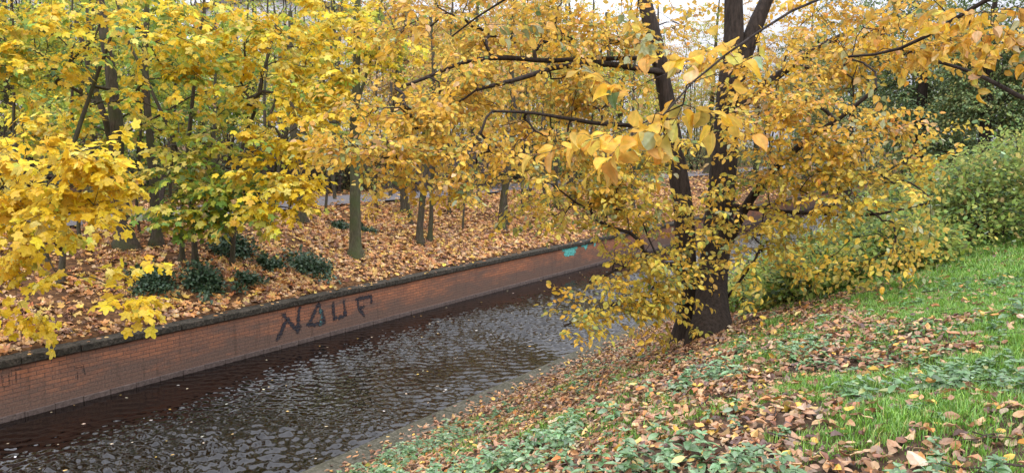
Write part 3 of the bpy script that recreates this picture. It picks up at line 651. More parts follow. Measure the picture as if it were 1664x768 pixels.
# ------------------------------------------------------------------ the main tree by the water
rng = np.random.default_rng(40)
TB, TD = ground(1142, 538)
d = TD
def PP(l, dd=0.0): return [at(x, y, d+(dd if not isinstance(dd, list) else dd[i])) for i, (x, y) in enumerate(l)]
u1 = lambda w_: w_/2*d/FPX
B1, _ = ground(1120, 546); B2, _ = ground(1155, 545)
trunks = [([B1]+PP([(1118, 440), (1112, 360), (1104, 290), (1092, 220), (1080, 140), (1062, 70), (1046, 0), (1030, -90)]), [u1(44), u1(36), u1(33), u1(31), u1(30), u1(27), u1(26), u1(24), u1(18)]),
          ([B2]+PP([(1160, 440), (1168, 360), (1174, 290), (1180, 210), (1188, 130), (1192, 60), (1192, 0), (1190, -100)]), [u1(54), u1(48), u1(44), u1(42), u1(38), u1(36), u1(32), u1(28), u1(20)])]
limbs = [(PP([(1190, 150), (1206, 90), (1226, 45), (1248, 0), (1270, -60)]), [u1(30), u1(26), u1(16)]),
         (PP([(1085, 120), (1040, 112), (980, 105), (930, 100), (880, 118), (832, 132), (780, 145)], [0, -.4, -.8, -1.2, -1.6, -2, -2.4]), [u1(11), u1(9), u1(5)]),
         (PP([(1075, 100), (1050, 92), (950, 96), (870, 100), (790, 92), (740, 102), (690, 128), (642, 146)], [0, -.2, -.6, -1, -1.4, -1.7, -1.9, -2.1]), [u1(8), u1(7), u1(7), u1(4)]),
         (PP([(1100, 210), (1040, 205), (960, 200), (900, 190), (850, 185), (800, 180)], [0, -.5, -1.2, -1.8, -2.3, -2.8]), [u1(8), u1(6), u1(3)]),
         (PP([(1170, 420), (1200, 360), (1235, 300), (1275, 255), (1330, 218), (1380, 180), (1425, 145)], [0, -.2, -.5, -.8, -1.1, -1.4, -1.7]), [u1(18), u1(15), u1(10), u1(5)]),
         (PP([(1182, 190), (1230, 150), (1270, 115), (1310, 90), (1350, 62), (1400, 45)], [0, .2, .4, .6, .8, 1]), [u1(18), u1(13), u1(6)]),
         (PP([(1176, 330), (1240, 345), (1290, 342), (1340, 345), (1400, 356), (1450, 346), (1510, 330)], [0, -.5, -1, -1.3, -1.6, -1.9, -2.2]), [u1(9), u1(6), u1(3)]),
         (PP([(1120, 430), (1080, 432), (1040, 420), (1000, 435), (960, 460)], [0, -.5, -1, -1.4, -1.8]), [u1(10), u1(6), u1(3)]),
         (PP([(1130, 500), (1090, 480), (1050, 478), (1000, 492), (950, 515), (915, 528)], [0, -.4, -.8, -1.1, -1.4, -1.7]), [u1(9), u1(5), u1(2.5)]),
         (PP([(1150, 520), (1180, 490), (1205, 450), (1235, 410)], [0, -.3, -.5, -.8]), [u1(8), u1(5), u1(3)])]
up_bl = [(650, 235, 50, -2.6, 15), (700, 180, 50, -2.3, 15), (760, 140, 55, -2, 17), (830, 70, 75, -1, 26), (920, 120, 60, -1.5, 19), (760, 255, 55, -2.8, 20), (850, 220, 60, -2.3, 22), (930, 240, 55, -1.8, 19), (620, 265, 36, -3, 8),
         (960, 170, 60, -1, 18), (900, 40, 70, 0, 20), (1000, 60, 60, -1, 16), (1080, 50, 55, 1, 10), (1140, 100, 50, -1.5, 11), (1240, 110, 60, -1, 18), (1340, 70, 80, 0, 32), (1300, 170, 60, -1.5, 22), (1400, 130, 65, -1, 26), (1150, 200, 45, -1.8, 10),
         (1230, 210, 50, -1.5, 15), (1480, 90, 60, -.5, 20), (1440, 30, 70, 0, 22), (1420, 200, 45, -1.5, 13), (1350, 240, 50, -1.6, 18), (1300, -40, 90, 0, 14), (900, -30, 60, 0, 12), (760, -10, 60, -1, 12), (660, 20, 50, -1, 10), (560, 300, 24, -3, 3), (700, 300, 34, -3, 6),
         (1560, 60, 60, -1, 14), (840, 290, 36, -2.6, 8), (1200, 40, 40, 1, 6), (560, 240, 30, -3.2, 6), (600, 190, 36, -2.8, 8)]
low_bl = [(940, 320, 45, -1.6, 11), (980, 375, 36, -1.4, 9), (860, 300, 40, -2.4, 9), (910, 350, 30, -1.8, 5), (780, 310, 30, -2.8, 5), (960, 410, 26, -1.5, 5), (1000, 320, 50, -1.6, 18), (1060, 350, 40, -1, 12), (1010, 270, 45, -1.6, 14), (1060, 240, 40, -1.5, 9), (1190, 330, 42, -1.2, 11), (1250, 300, 45, -1.2, 16), (1330, 300, 50, -1.6, 18), (1410, 280, 45, -1.7, 16), (1260, 370, 40, -1, 11),
          (1330, 360, 45, -1.6, 10), (1400, 350, 45, -1.8, 13), (1470, 350, 38, -2, 9), (1400, 430, 34, -2, 10), (1340, 430, 30, -1.6, 6), (1290, 350, 40, -1.3, 14), (1250, 390, 30, -1.2, 7), (1380, 320, 40, -1.8, 10), (1510, 330, 30, -2.2, 6), (1210, 410, 40, -1.2, 12), (1060, 420, 45, -1.4, 15), (1000, 430, 32, -1.6, 9), (1090, 470, 40, -1.3, 14), (1010, 480, 36, -1.5, 13),
          (960, 505, 24, -1.7, 6), (925, 525, 14, -1.8, 3), (1050, 505, 26, -1.2, 5), (1170, 450, 36, -1.2, 10), (1150, 380, 40, -1.3, 9), (1470, 270, 40, -2, 10), (1290, 250, 45, -1.2, 12), (1130, 520, 26, -1, 5), (1250, 440, 24, -1, 4), (1500, 210, 24, -2, 3), (1450, 400, 24, -2, 4)]
A1 = blob_anchors(rng, up_bl, d, 1.12); A2 = blob_anchors(rng, low_bl, d, .9)
_px = project(A2)[0]; A2 = A2[(_px < 1215) | (rng.random(len(A2)) < .62)]; _px = project(A1)[0]; A1 = A1[(_px < 1215) | (rng.random(len(A1)) < .85)]
allA = np.concatenate([A1, A2])
# two palettes: the low sprays are greener; both crowns belong to the one tree
mt = make_tree('riverside_tree', 'broad golden-leaved tree with two dark trunks on the near bank, the largest tree', 'tree', TB, trunks, A1, 'oval', P_main, rng, M['bark'], OV, .45, 1.0, .97, .5, limbs=limbs, leaf='oval', sides=18, extra=.55, flare=1.3)
def graft(root, base, A, pal, rng, start):
    """lower sprays of the same tree, hung on the named limbs"""
    tmp = make_tree('tmp', 'tmp', 'tree', base, [], A, 'oval', pal, rng, M['bark'], OV, .45, 1.0, .97, .5, limbs=start, leaf='oval', extra=.4)
    for ch in list(tmp.children):
        if ch.name.startswith('limb'): bpy.data.objects.remove(ch)
        else: ch.parent = root
    bpy.data.objects.remove(tmp)
lo = [trunks[0], trunks[1]] + limbs[3:5] + limbs[6:]
_mt = make_tree
rt = thing('tmp', TB, None, None)
graft(mt, TB, A2, P_low, rng, lo)
bpy.data.objects.remove(rt)

# ------------------------------------------------------------------ the tree whose boughs hang in from the upper right, its trunk outside the picture
rng = np.random.default_rng(41)
FB = np.array([3.0, 3.6, float(T(3.0, 3.6))])
ft_ = [([FB, FB+[.0, .1, 1.5], FB+[-.1, .2, 3.0], FB+[-.2, .3, 5.0], FB+[-.3, .5, 7.5]], [.19, .16, .14, .11, .06])]
st = FB+np.array([-.1, .2, 3.0])
def fl(l, ds): return [at(x, y, dd) for (x, y), dd in zip(l, ds)]
fl_ = [([st]+fl([(1720, 200), (1664, 165), (1610, 126), (1570, 108), (1525, 98)], [5.0, 5.2, 5.6, 5.9, 6.1]), [.05, .03, .02, .012]),
       ([st+[0, 0, .6]]+fl([(1760, -60), (1650, -60), (1480, -30), (1330, -10), (1210, 60), (1140, 130), (1060, 190)], [3.9, 3.7, 3.4, 3.1, 2.8, 2.6, 2.5]), [.045, .02, .009, .003]),
       ([st+[0, 0, .8]]+fl([(1800, -100), (1700, -40), (1560, 20), (1490, 70), (1440, 95), (1380, 100)], [5, 5, 5.3, 5.6, 5.9, 6.2]), [.05, .025, .010]),
       ([st+[0, 0, 1.3]]+fl([(1700, -200), (1400, -170), (1100, -110), (900, -50), (790, 10), (730, 50)], [4.2, 4.2, 4.3, 4.5, 4.7, 4.9]), [.05, .02, .005])]
fbl = [(1600, 60, 60, 0, 9), (1640, 20, 60, -.5, 8), (1560, 100, 30, .2, 1), (1500, 40, 60, .5, 7), (1640, 110, 30, 0, 2), (1420, 60, 50, .8, 5), (1410, 110, 30, .8, 2), (1330, 20, 40, .3, 2), (1640, 230, 26, .4, 2), (1590, 190, 20, .5, 1), (1560, -50, 80, 0, 7)]
FA = blob_anchors(rng, fbl, 5.4)
FA2 = np.array([at(1190, 90, 2.9), at(1110, 170, 2.65), at(1060, 200, 2.55), at(1030, 160, 2.8), at(1035, 205, 2.75), at(790, 40, 4.9), at(700, 60, 5.2), at(1010, 20, 5)])
make_tree('overhanging_tree', 'tree leaning in at upper right, its large amber leaves hanging nearest the camera', 'tree', FB, ft_, np.concatenate([FA, FA2]), 'oval',
          P_tan, rng, M['bark'], FINE, .4, .5, 1.0, .6, limbs=fl_, leaf='oval', extra=.15, rtip=.0018, keep=.6, up_pen=0, across=.9)

# ------------------------------------------------------------------ shrubs
def shrub(name, label, base, rad, nleaf, lsize, pal, seed, tmpl=LOW, mat='ever', group=None, stems=14, shell=.55, cat='shrub', cstr=.5, lump=.22, core=True, updir=.35):
    rng = np.random.default_rng(seed); base = np.asarray(base, float); root = thing(name, base, label, cat, group)
    nc = max(10, nleaf//45); th = rng.random(nc)*2*math.pi; cz = rng.random(nc)**.8; rr = np.sqrt(np.clip(1-cz**2, 0, 1))
    u = np.stack([rr*np.cos(th), rr*np.sin(th), cz], -1)
    k = (1-lump)+lump*2*(fbm(u[:, 0]*2.2+seed, u[:, 1]*2.2+u[:, 2]*1.7, 3)-.2); q = rng.uniform(shell, 1, nc)
    k = np.clip(k, .3, 1.5); cpos = u*k[:, None]*q[:, None]*np.array(rad)
    cl = rng.integers(0, nc, nleaf); cs = .16*np.mean(rad)
    pos = cpos[cl]+rng.normal(size=(nleaf, 3))*[cs, cs, cs*.6]; ok = pos[:, 2] > .02; pos = pos[ok]; cl = cl[ok]; n = len(pos)
    D = nrm(u[cl]*[1, 1, .3]+rng.normal(size=(n, 3))*.7+[0, 0, -.1]); Up = nrm(rng.normal(size=(n, 3))*.5+[0, 0, 1]+u[cl]*updir)
    col = pick(rng, pal, n, cl=cl, cstr=cstr); a = Acc(); ts = rng.integers(0, len(tmpl), n); sz = lsize*rng.uniform(.6, 1.25, n)
    # follow the ground under the shrub
    gz = T(pos[:, 0]+base[0], pos[:, 1]+base[1])-base[2]; gz = np.where((pos[:, 0]+base[0] > -14.5) & (pos[:, 0]+base[0] < -7.7), 0, gz); pos[:, 2] += gz
    for j in range(len(tmpl)):
        s = ts == j; V, F, cc = leaves(tmpl[j], pos[s], frames(D[s], Up[s]), sz[s], col[s]); a.add(V, F, cc)
    a.build('foliage', [M[mat]], parent=root)
    b_ = Acc()
    for j in range(stems*4):
        c = cpos[rng.integers(0, nc)]; p0 = np.array([rng.normal()*rad[0]*.18, rng.normal()*rad[1]*.18, -.1]); m_ = (p0+c)/2+rng.normal(size=3)*.1*np.mean(rad)+[0, 0, .12*rad[2]]
        Q, r = smooth_path([p0, m_, c], [.016 if j < stems else .007, .003], .15, .02, rng); V, F = tube(Q, r, 4); b_.add(V, [F])
    b_.build('stems', [M['twig']], parent=root); return root
E1 = (.035, .075, .035); E2 = (.06, .11, .05); E3 = (.10, .15, .09); P_ev = [(4, E1), (3, E2), (1, E3)]
def evg(px, py, r, label, seed, n=2600):
    P, dd = ground(px, py); shrub('evergreen_shrub', label, P, (r[0]*1.4, r[1]*1.3, r[2]*1.05), n, .10, P_ev, seed, OV[:2], 'ever', 'dark evergreen shrubs on the leafy slope', 8, .15, lump=.6)
evg(248, 466, (.55, .5, .62), 'dark evergreen shrub at the foot of the largest maple, nearest the bright spray', 50, 1600)
evg(330, 468, (.62, .6, .55), 'wide dark evergreen shrub spreading under the two maple saplings', 51, 2000)
evg(376, 412, (.7, .7, .75), 'tall dark evergreen shrub behind the slim leaning sapling', 52, 2200)
evg(500, 438, (.75, .6, .5), 'low dark evergreen shrub between the sapling and the mossy trunk', 53, 2000)
evg(440, 434, (.45, .4, .35), 'small dark evergreen shrub left of the low one', 56, 800)
evg(402, 462, (.4, .4, .4), 'small dark evergreen shrub between the wide shrub and the low one, nearest the wall', 57, 700)
evg(592, 378, (.45, .45, .35), 'very small evergreen tuft just behind the mossy trunk', 54, 600)
evg(555, 372, (.45, .45, .3), 'very small evergreen tuft left of the mossy trunk', 55, 500)

P_hed = [(4, (.25, .35, .06)), (4, (.14, .24, .045)), (1.6, (.44, .46, .10)), (2.5, (.06, .11, .03)), (.7, (.5, .36, .12)), (.3, (.40, .48, .30))]
P_hed2 = [(3, (.28, .40, .06)), (3, (.15, .26, .05)), (2, (.48, .47, .09)), (1.2, (.60, .45, .08)), (2.2, (.06, .11, .035))]
hg = 'leafy green bushes along the near bank'
def hb(x, y, r, label, seed, n, pal=P_hed, ls=.095):
    shrub('hedge_bush', label, (x, y, float(T(x, y))-.05), r, int(n*.8), ls, pal, seed, OV[:3], 'oval', hg, 26, .7, 'bush', .45, .42)
hb(-.75, 17.4, (1.8, 2.4, 2.15), 'tall pale green bush at the right edge, above the grass', 60, 15000)
hb(-2.6, 19.0, (1.9, 2.4, 1.8), 'pale green bush sloping down behind the grass bank, left of the tallest', 61, 12000)
hb(-1.9, 14.8, (1.15, 1.5, .95), 'low yellow-green bush where the grass strip narrows', 62, 9000, P_hed2)
hb(-2.9, 13.4, (1.2, 1.2, .8), 'yellow-green bush under the golden boughs, between the big tree and the grass', 63, 8000, P_hed2)
hb(-4.4, 16.2, (1.3, 1.6, 1.15), 'bright green bush just behind the big tree, close to the water', 64, 7000, P_hed2)
hb(-4.2, 21.5, (1.6, 2.0, 1.2), 'green bush farther along the bank by the water', 65, 6000, P_hed2)
hb(-.2, 24, (2.2, 3.0, 2.7), 'green bush behind the tallest one', 66, 9000)
# dark ivy-clad trees beyond the bushes
def ivytree(px, d_, w_, hgt, blobs, label, seed, pal=P_bgg, lean=0):
    rng = np.random.default_rng(seed); x, y, _ = at(px, 241, d_); z = float(T(x, y)); B = np.array([x, y, z])
    tr = [([B, B+[lean*.3, 0, hgt*.3], B+[lean*.6, .2, hgt*.6], B+[lean, .3, hgt]], [w_, w_*.8, w_*.55, w_*.2])]
    A = blob_anchors(rng, blobs, d_, 1.7); return make_tree('ivy_clad_tree', label, 'tree', B, tr, A, 'far', pal, rng, M['bark'], LOW, .5, 1.1, .95, .6, 'dark trees beyond the bushes', leaf='ever', extra=.6)
ivytree(1492, 34, .35, 9, [(1480, 200, 60, 0, 60), (1540, 150, 60, 0, 60), (1500, 90, 70, 0, 70), (1560, 240, 40, 0, 30), (1440, 130, 70, 1, 60), (1480, 20, 80, 0, 50)], 'dark ivy-clad tree with a black trunk beyond the bushes', 70)
ivytree(1600, 28, .25, 8, [(1600, 170, 50, 0, 60), (1640, 120, 60, 0, 60), (1580, 80, 60, 0, 50), (1660, 200, 40, 0, 40), (1640, 30, 80, 0, 40)], 'dark green tree rising behind the tallest bush at the right edge', 71, [(3, (.12, .19, .06)), (3, (.2, .26, .08)), (1, (.4, .36, .1))])
ivytree(1380, 48, .3, 10, [(1380, 150, 70, 0, 70), (1340, 220, 50, 0, 40), (1420, 220, 60, 0, 50), (1360, 70, 80, 0, 60), (1300, 130, 60, 0, 40)], 'greyish green tree far beyond the big tree, behind its right boughs', 72)

# ------------------------------------------------------------------ woodland beyond the path
BG = [  # px, depth, height, palette, dens, label
 (20, 30, 9, P_grn, 1.0, 'green-yellow woodland tree beyond the path at the far left edge'),
 (90, 36, 9, P_grn, 1.0, 'green-leaved woodland tree seen behind the bright spray'),
 (150, 30, 10, P_grn, .9, 'thin green woodland tree just left of the largest maple'),
 (225, 33, 8, [(3, (.3, .42, .07)), (2, G1), (1, YG)], 1.3, 'light green woodland tree showing right of the largest maple trunk'),
 (330, 38, 9, P_yg, 1.0, 'mixed green and yellow woodland tree behind the two saplings'),
 (405, 40, 10, P_grn, .8, 'tall woodland tree with a dark trunk beyond the dark thicket'),
 (460, 34, 8, P_yg, .8, 'woodland tree behind the yellow cascade over the path'),
 (540, 42, 12.5, P_bgy, .7, 'woodland tree far behind the mossy trunk, to its left'),
 (630, 38, 11, P_bgo, .7, 'thin orange woodland tree just right of the mossy trunk'),
 (700, 46, 13, P_bgo, .7, 'thin orange woodland tree behind the forked hornbeam pair'),
 (770, 40, 11.5, P_bgy, .8, 'yellowish woodland tree between the forked pair and the curved hornbeam'),
 (850, 44, 12, P_bgo, .8, 'orange woodland tree just behind the curved hornbeam'),
 (930, 40, 10, P_bgy, 1.2, 'olive yellow woodland tree beyond the teal graffiti'),
 (1000, 48, 11, P_bgy, 1.1, 'olive yellow woodland tree far along the canal, left of the twin trunks'),
 (1070, 56, 13, P_bgo, .7, 'thin orange tree far along the canal between the twin trunks'),
 (1150, 60, 14, P_bgy, .7, 'small yellow tree far along the canal behind the right trunk'),
 (1230, 62, 14.5, P_bgo, .7, 'orange tree far along the canal, right of the twin trunks'),
 (1310, 66, 15, P_bgy, .9, 'yellow tree at the far end of the canal'),
 (60, 48, 11, P_bgy, .8, 'taller woodland tree in the second row, far left'),
 (280, 50, 12, P_grn, .8, 'taller green woodland tree in the second row behind the saplings'),
 (500, 56, 12, P_bgy, .7, 'taller woodland tree in the second row, left of the mossy trunk'),
 (660, 60, 12, P_bgo, .6, 'taller bare-topped woodland tree in the second row, right of the mossy trunk'),
 (800, 62, 12, P_bgo, .7, 'taller woodland tree in the second row left of the curved hornbeam'),
 (910, 66, 12, P_bgy, .7, 'taller woodland tree in the second row beyond the slim hornbeam'),
]
for k, (px, dd, hh, pal, dn, lab) in enumerate(BG):
    rng = np.random.default_rng(100+k); x, y, _ = at(px, 241, dd); z = float(T(x, y)) if not (-15 < x < -7) else 1.0
    if -15.5 < x < -6: x = -17.0; z = float(T(x, y))
    B = np.array([x, y, z]); ln = rng.normal()*.5; r0 = .09+.012*hh
    tr = [([B, B+[ln*.3, 0, hh*.3], B+[ln*.5, .2, hh*.6], B+[ln, .3, hh]], [r0, r0*.8, r0*.5, r0*.12])]
    n = int(170*dn*(hh/9)); u = nrm(rng.normal(size=(n, 3)))*(rng.random((n, 1))**.4)*np.array([2.3, 2.3, hh*.42]); A = B+[ln*.6, .1, hh*.56]+u; A = A[A[:, 2] > z+.5]
    make_tree('woodland_tree', lab, 'tree', B, tr, A, 'far', pal, rng, M['barkm'], LOW, .45, 1.1, 1.1, .45, 'woodland trees beyond the path', leaf='maple', extra=.7, sides=8, rtip=.007)

def woodland(name, label, segs, n, hgt, pal, seed, lsize=.26, ntr=60, lowd=0.0):
    """a far-off wood that reads as one mass: leaf clumps and trunks along a belt"""
    rng = np.random.default_rng(seed); (x0, y0), (x1, y1), wd = segs; L = math.hypot(x1-x0, y1-y0); dx, dy = (x1-x0)/L, (y1-y0)/L
    nc = n//60; s = rng.random(nc)*L; q = rng.normal(size=nc)*wd; cx = x0+dx*s-dy*q; cy = y0+dy*s+dx*q; g_ = T(cx, cy)
    top = hgt*(.55+.9*(fbm(s*.22+seed, q*.3, 3)-.1)); cz = rng.random(nc)**.9*top
    ok = fbm(s*.45+seed*3, cz*.5, 3) > .40-lowd; cx, cy, cz, g_ = cx[ok], cy[ok], cz[ok], g_[ok]; nc = len(cx)
    cl = np.repeat(np.arange(nc), 60); m_ = len(cl); pos = np.stack([cx[cl], cy[cl], cz[cl]+g_[cl]], -1)+rng.normal(size=(m_, 3))*[.75, .75, .5]
    pos[:, 2] = np.maximum(pos[:, 2], g_[cl]+.05); D = nrm(rng.normal(size=(m_, 3))*[1, 1, .5]); U = nrm(rng.normal(size=(m_, 3))*.6+[0, 0, 1])
    a = Acc(); V, F, cc = leaves(LOW[0], pos, frames(D, U), lsize*rng.uniform(.6, 1.3, m_), pick(rng, pal, m_, cl=cl, cstr=.6)); a.add(V, F, cc)
    b_ = Acc()
    for k in range(ntr):
        s_ = rng.random()*L; q_ = rng.normal()*wd; bx, by = x0+dx*s_-dy*q_, y0+dy*s_+dx*q_; z = float(T(bx, by)); ln = rng.normal(size=2)*.7
        Q, R2 = smooth_path([[bx, by, z-.2], [bx+ln[0]*.4, by+ln[1]*.4, z+hgt*.45], [bx+ln[0], by+ln[1], z+hgt]], [.13, .09, .03], .8, .12, rng); V, F = tube(Q, R2, 5); b_.add(V, [F])
        for j in range(5):
            i = rng.integers(len(Q)//3, len(Q)-1); v = nrm(np.array([rng.normal(), rng.normal(), .9])); V, F = tube([Q[i], Q[i]+v*1.0, Q[i]+v*2.2+rng.normal(size=3)*.3], [.035, .02, .006], 3); b_.add(V, [F])
    root = tag(bpy.data.objects.new(name, None), label, 'woodland', kind='stuff'); C.objects.link(root); root.location = (x0, y0, 3)
    for o, nm in ((a, 'foliage'), (b_, 'trunks')):
        ob = o.build(nm, [M['maple'] if nm == 'foliage' else M['bark']]); ob.parent = root; ob.location = (-x0, -y0, -3); ob['kind'] = 'stuff'
P_wd = [(3, (.10, .14, .04)), (2, (.28, .28, .06)), (2, (.46, .34, .07)), (1.5, (.32, .17, .06)), (1, (.16, .10, .05)), (1, (.22, .30, .07))]
P_wl = [(3, (.16, .26, .05)), (3, (.38, .42, .07)), (2, (.10, .16, .04)), (1.5, (.55, .42, .06)), (1, (.2, .12, .05))]
woodland('woodland', 'mixed green and yellow wood closing the view beyond the path on the left', ((-44, 8), (-44, 34), 2.0), 26000, 10.5, P_wl, 301)
woodland('woodland', 'thin brown and yellow wood closing the view beyond the path in the middle', ((-44, 34), (-42, 100), 2.4), 36000, 12, P_wd, 302)
woodland('woodland', 'brownish wood at the far end of the canal', ((-40, 98), (-4, 92), 3.0), 26000, 11, P_wd, 303, .34)
woodland('woodland', 'dark green wood behind the bushes of the near bank', ((-9, 66), (26, 50), 3.0), 40000, 10, [(5, (.06, .10, .035)), (3, (.10, .15, .05)), (1, (.24, .26, .07))], 304, .3, lowd=.12)
woodland('woodland', 'low dark undergrowth along the back of the far path', ((-27.2, 8), (-26.6, 84), .9), 52000, 2.5, [(4, (.05, .075, .03)), (3, (.10, .13, .045)), (2, (.14, .08, .04)), (1, (.3, .26, .07))], 305, .16, 120)
# slender bare-stemmed saplings
def sapling(px, py, tx, w_, label, seed, hgt=9):
    rng = np.random.default_rng(seed); P0, d_ = ground(px, py); r_ = max(.018, w_/2*d_/FPX); tp = at(tx, -60, d_); md = at((px+tx)/2+rng.normal()*8, py*.45, d_); root = thing('sapling', P0, label, 'sapling', 'slender saplings of the far bank')
    Q, R2 = smooth_path([P0, P0*.7+md*.3+rng.normal(size=3)*.06, md, tp], [r_, r_*.85, r_*.7, r_*.3], .3, .035, rng); R2[0] *= 1.25; Q[0, 2] -= .15
    V, F = tube(Q-P0, R2, 7, wob=.05, rng=rng); mesh('trunk', V, [F], [M['barkm']], True, parent=root); b_ = Acc(); ep = []; ed = []
    for k in range(12):
        i = rng.integers(len(Q)//4, len(Q)-1); v = nrm(np.array([rng.normal(), rng.normal(), .55])); l = rng.uniform(.5, 1.6); P = [Q[i]]
        for j in range(5): v = nrm(v+rng.normal(size=3)*.18+[0, 0, .03]); P.append(P[-1]+v*l/5)
        V, F = tube(np.array(P)-P0, np.linspace(.011, .003, 6), 3); b_.add(V, [F]); ep.append(P[-1]); ed.append(v)
    tag(b_.build('branches', [M['twig']], parent=root), kind='stuff'); ep = thinp = np.array(ep)-P0; kp = rng.random(len(ep)) < .6
    LV, TV = emit_sprays(rng, 'oval', LOW, ep[kp], nrm(np.array(ed)[kp]), np.full(kp.sum(), 1.1), P_yg, .5, 1.15, .4, True, .8); LV.build('crown', [M['oval']], parent=root); tag(TV.build('twigs', [M['twig']], parent=root), kind='stuff')
SAP = [(130, 392, 118, 6, 'slender sapling left of the largest maple, rising from the leaf carpet'), (160, 372, 140, 7, 'slender sapling just behind the largest maple on its left'), (228, 380, 232, 5, 'slender sapling between the largest maple and the straight maple'),
       (275, 372, 285, 5, 'slender sapling right of the straight maple'), (345, 352, 350, 6, 'slender sapling behind the wide evergreen shrub'), (424, 350, 436, 6, 'slender sapling left of the grey leaning maple, near the path'),
       (452, 332, 440, 5, 'slender sapling close to the grey leaning maple, on the path edge'), (528, 350, 540, 5, 'slender sapling midway between the leaning maple and the mossy trunk'), (545, 325, 560, 6, 'slender sapling at the path just left of the mossy trunk'),
       (612, 338, 622, 5, 'slender sapling at the path just right of the mossy trunk'), (635, 320, 640, 6, 'slender sapling on the path edge left of the upright hornbeam'), (730, 350, 738, 6, 'slender sapling right of the forked hornbeam pair'),
       (752, 372, 768, 4, 'slender sapling on the open leaf slope midway to the curved hornbeam'), (778, 335, 770, 6, 'slender sapling near the path left of the curved hornbeam'), (850, 352, 862, 5, 'slender sapling right of the curved hornbeam'),
       (862, 330, 850, 6, 'slender sapling behind the curved hornbeam near the path'), (930, 335, 925, 7, 'slender sapling between the slim hornbeam and the end of the wall'), (955, 350, 965, 5, 'slender sapling above the teal lettering'),
       (1030, 340, 1040, 6, 'slender sapling just left of the twin dark trunks, across the water'), (38, 420, 20, 6, 'slender sapling at the left edge behind the bright spray')]
for k, a_ in enumerate(SAP): sapling(*a_, 400+k)
# bare thickets and leafy undergrowth behind the path
def thicket(px, d_, wd, hgt, label, seed, mat='twig', nst=70):
    rng = np.random.default_rng(seed); x, y, _ = at(px, 241, d_); B = np.array([x, y, float(T(x, y))]); root = thing('bare_thicket', B, label, 'shrub', 'bare thickets behind the path'); a = Acc()
    for k in range(nst):
        b0 = np.array([rng.normal()*wd*.3, rng.normal()*.7*wd*.4, -.1]); v = nrm(np.array([rng.normal()*.5, rng.normal()*.5, 1.0])); P = [b0]
        for s in range(6): v = nrm(v+rng.normal(size=3)*.2+[0, 0, -.03*s]); P.append(P[-1]+v*hgt/6)
        V, F = tube(P, np.linspace(.014, .004, 7), 3); a.add(V, [F])
        for q in range(5):
            j = rng.integers(1, 6); v2 = nrm(v+rng.normal(size=3)*.7); Q = [P[j]]
            for s in range(4): v2 = nrm(v2+rng.normal(size=3)*.25); Q.append(Q[-1]+v2*hgt*.1)
            V, F = tube(Q, np.linspace(.006, .0025, 5), 3); a.add(V, [F])
    a.build('stems', [M[mat]], parent=root)
thicket(400, 31.5, 3.2, 2.6, 'dark bare thicket behind the path, right of the two saplings', 80, nst=200)
thicket(455, 34, 3.0, 2.4, 'dark bare thicket beyond the path behind the yellow cascade', 81, nst=160)
thicket(540, 36, 3.0, 2.2, 'dark bare thicket beyond the path, left of the mossy trunk', 82, nst=120)
thicket(690, 36, 3.4, 2.6, 'brown bare thicket beyond the path behind the forked pair', 83, 'twigb', nst=160)
thicket(760, 38, 3.4, 2.8, 'brown bare thicket beyond the path, right of the forked pair', 84, 'twigb', nst=160)
thicket(200, 33, 2.4, 2.0, 'dark bare thicket beyond the path at the largest maple', 85, nst=100)
for k, (px, dd, r, lab) in enumerate([(560, 37, (1.6, 1.6, 1.4), 'green undergrowth bush beyond the path, left of the mossy trunk'), (470, 36, (1.6, 1.6, 1.5), 'green undergrowth bush beyond the path behind the yellow cascade'),
        (640, 41, (1.6, 1.6, .9), 'low green undergrowth bush beyond the path, right of the mossy trunk'), (760, 41, (2, 1.6, .7), 'low green undergrowth bush beyond the path, left of the curved hornbeam'), (350, 42, (2.5, 2, 2.2), 'large green undergrowth bush behind the saplings'),
        (40, 40, (3, 2, 2.4), 'large green undergrowth bush at the far left beyond the path'), (150, 44, (3, 2, 2.6), 'large green undergrowth bush left of the largest maple'), (860, 46, (3, 2.4, 2.6), 'olive undergrowth bush behind the curved hornbeam'), (940, 50, (3, 2.4, 2.8), 'olive undergrowth bush far along the path'),
        (250, 36, (2.4, 2, 1.9), 'dark undergrowth bush beyond the path between the largest maple and the saplings'), (300, 33, (1.6, 1.6, 1.5), 'dark undergrowth bush close behind the path at the saplings'), (600, 44, (3, 2.4, 2.2), 'dark undergrowth bush well behind the mossy trunk'), (690, 45, (3, 2.4, 2.0), 'dark undergrowth bush well behind the forked pair'),
        (800, 47, (3, 2.4, 2.4), 'dark undergrowth bush left of and behind the curved hornbeam'), (90, 34, (2.4, 2, 1.6), 'dark undergrowth bush just beyond the path at the far left'), (430, 46, (3, 2.4, 2.6), 'dark undergrowth bush behind the dark bare thicket'), (520, 50, (3.4, 2.4, 2.8), 'tall dark undergrowth bush left of and well behind the mossy trunk'), (1010, 56, (3.4, 2.4, 2.8), 'dark undergrowth bush far along the canal left of the twin trunks'), (1080, 62, (3.4, 2.4, 3), 'dark undergrowth bush far along the canal seen between the twin trunks'), (1240, 60, (3.4, 2.4, 3), 'dark undergrowth bush far along the canal right of the twin trunks'), (1330, 66, (4, 2.4, 3.2), 'dark undergrowth bush near the far end of the canal')]):
    x, y, _ = at(px, 241, dd); shrub('undergrowth_bush', lab, (x, y, float(T(x, y))), r, 2600, .13, P_bgg, 90+k, LOW, 'ever', 'green undergrowth beyond the path', 10, .5, 'bush')

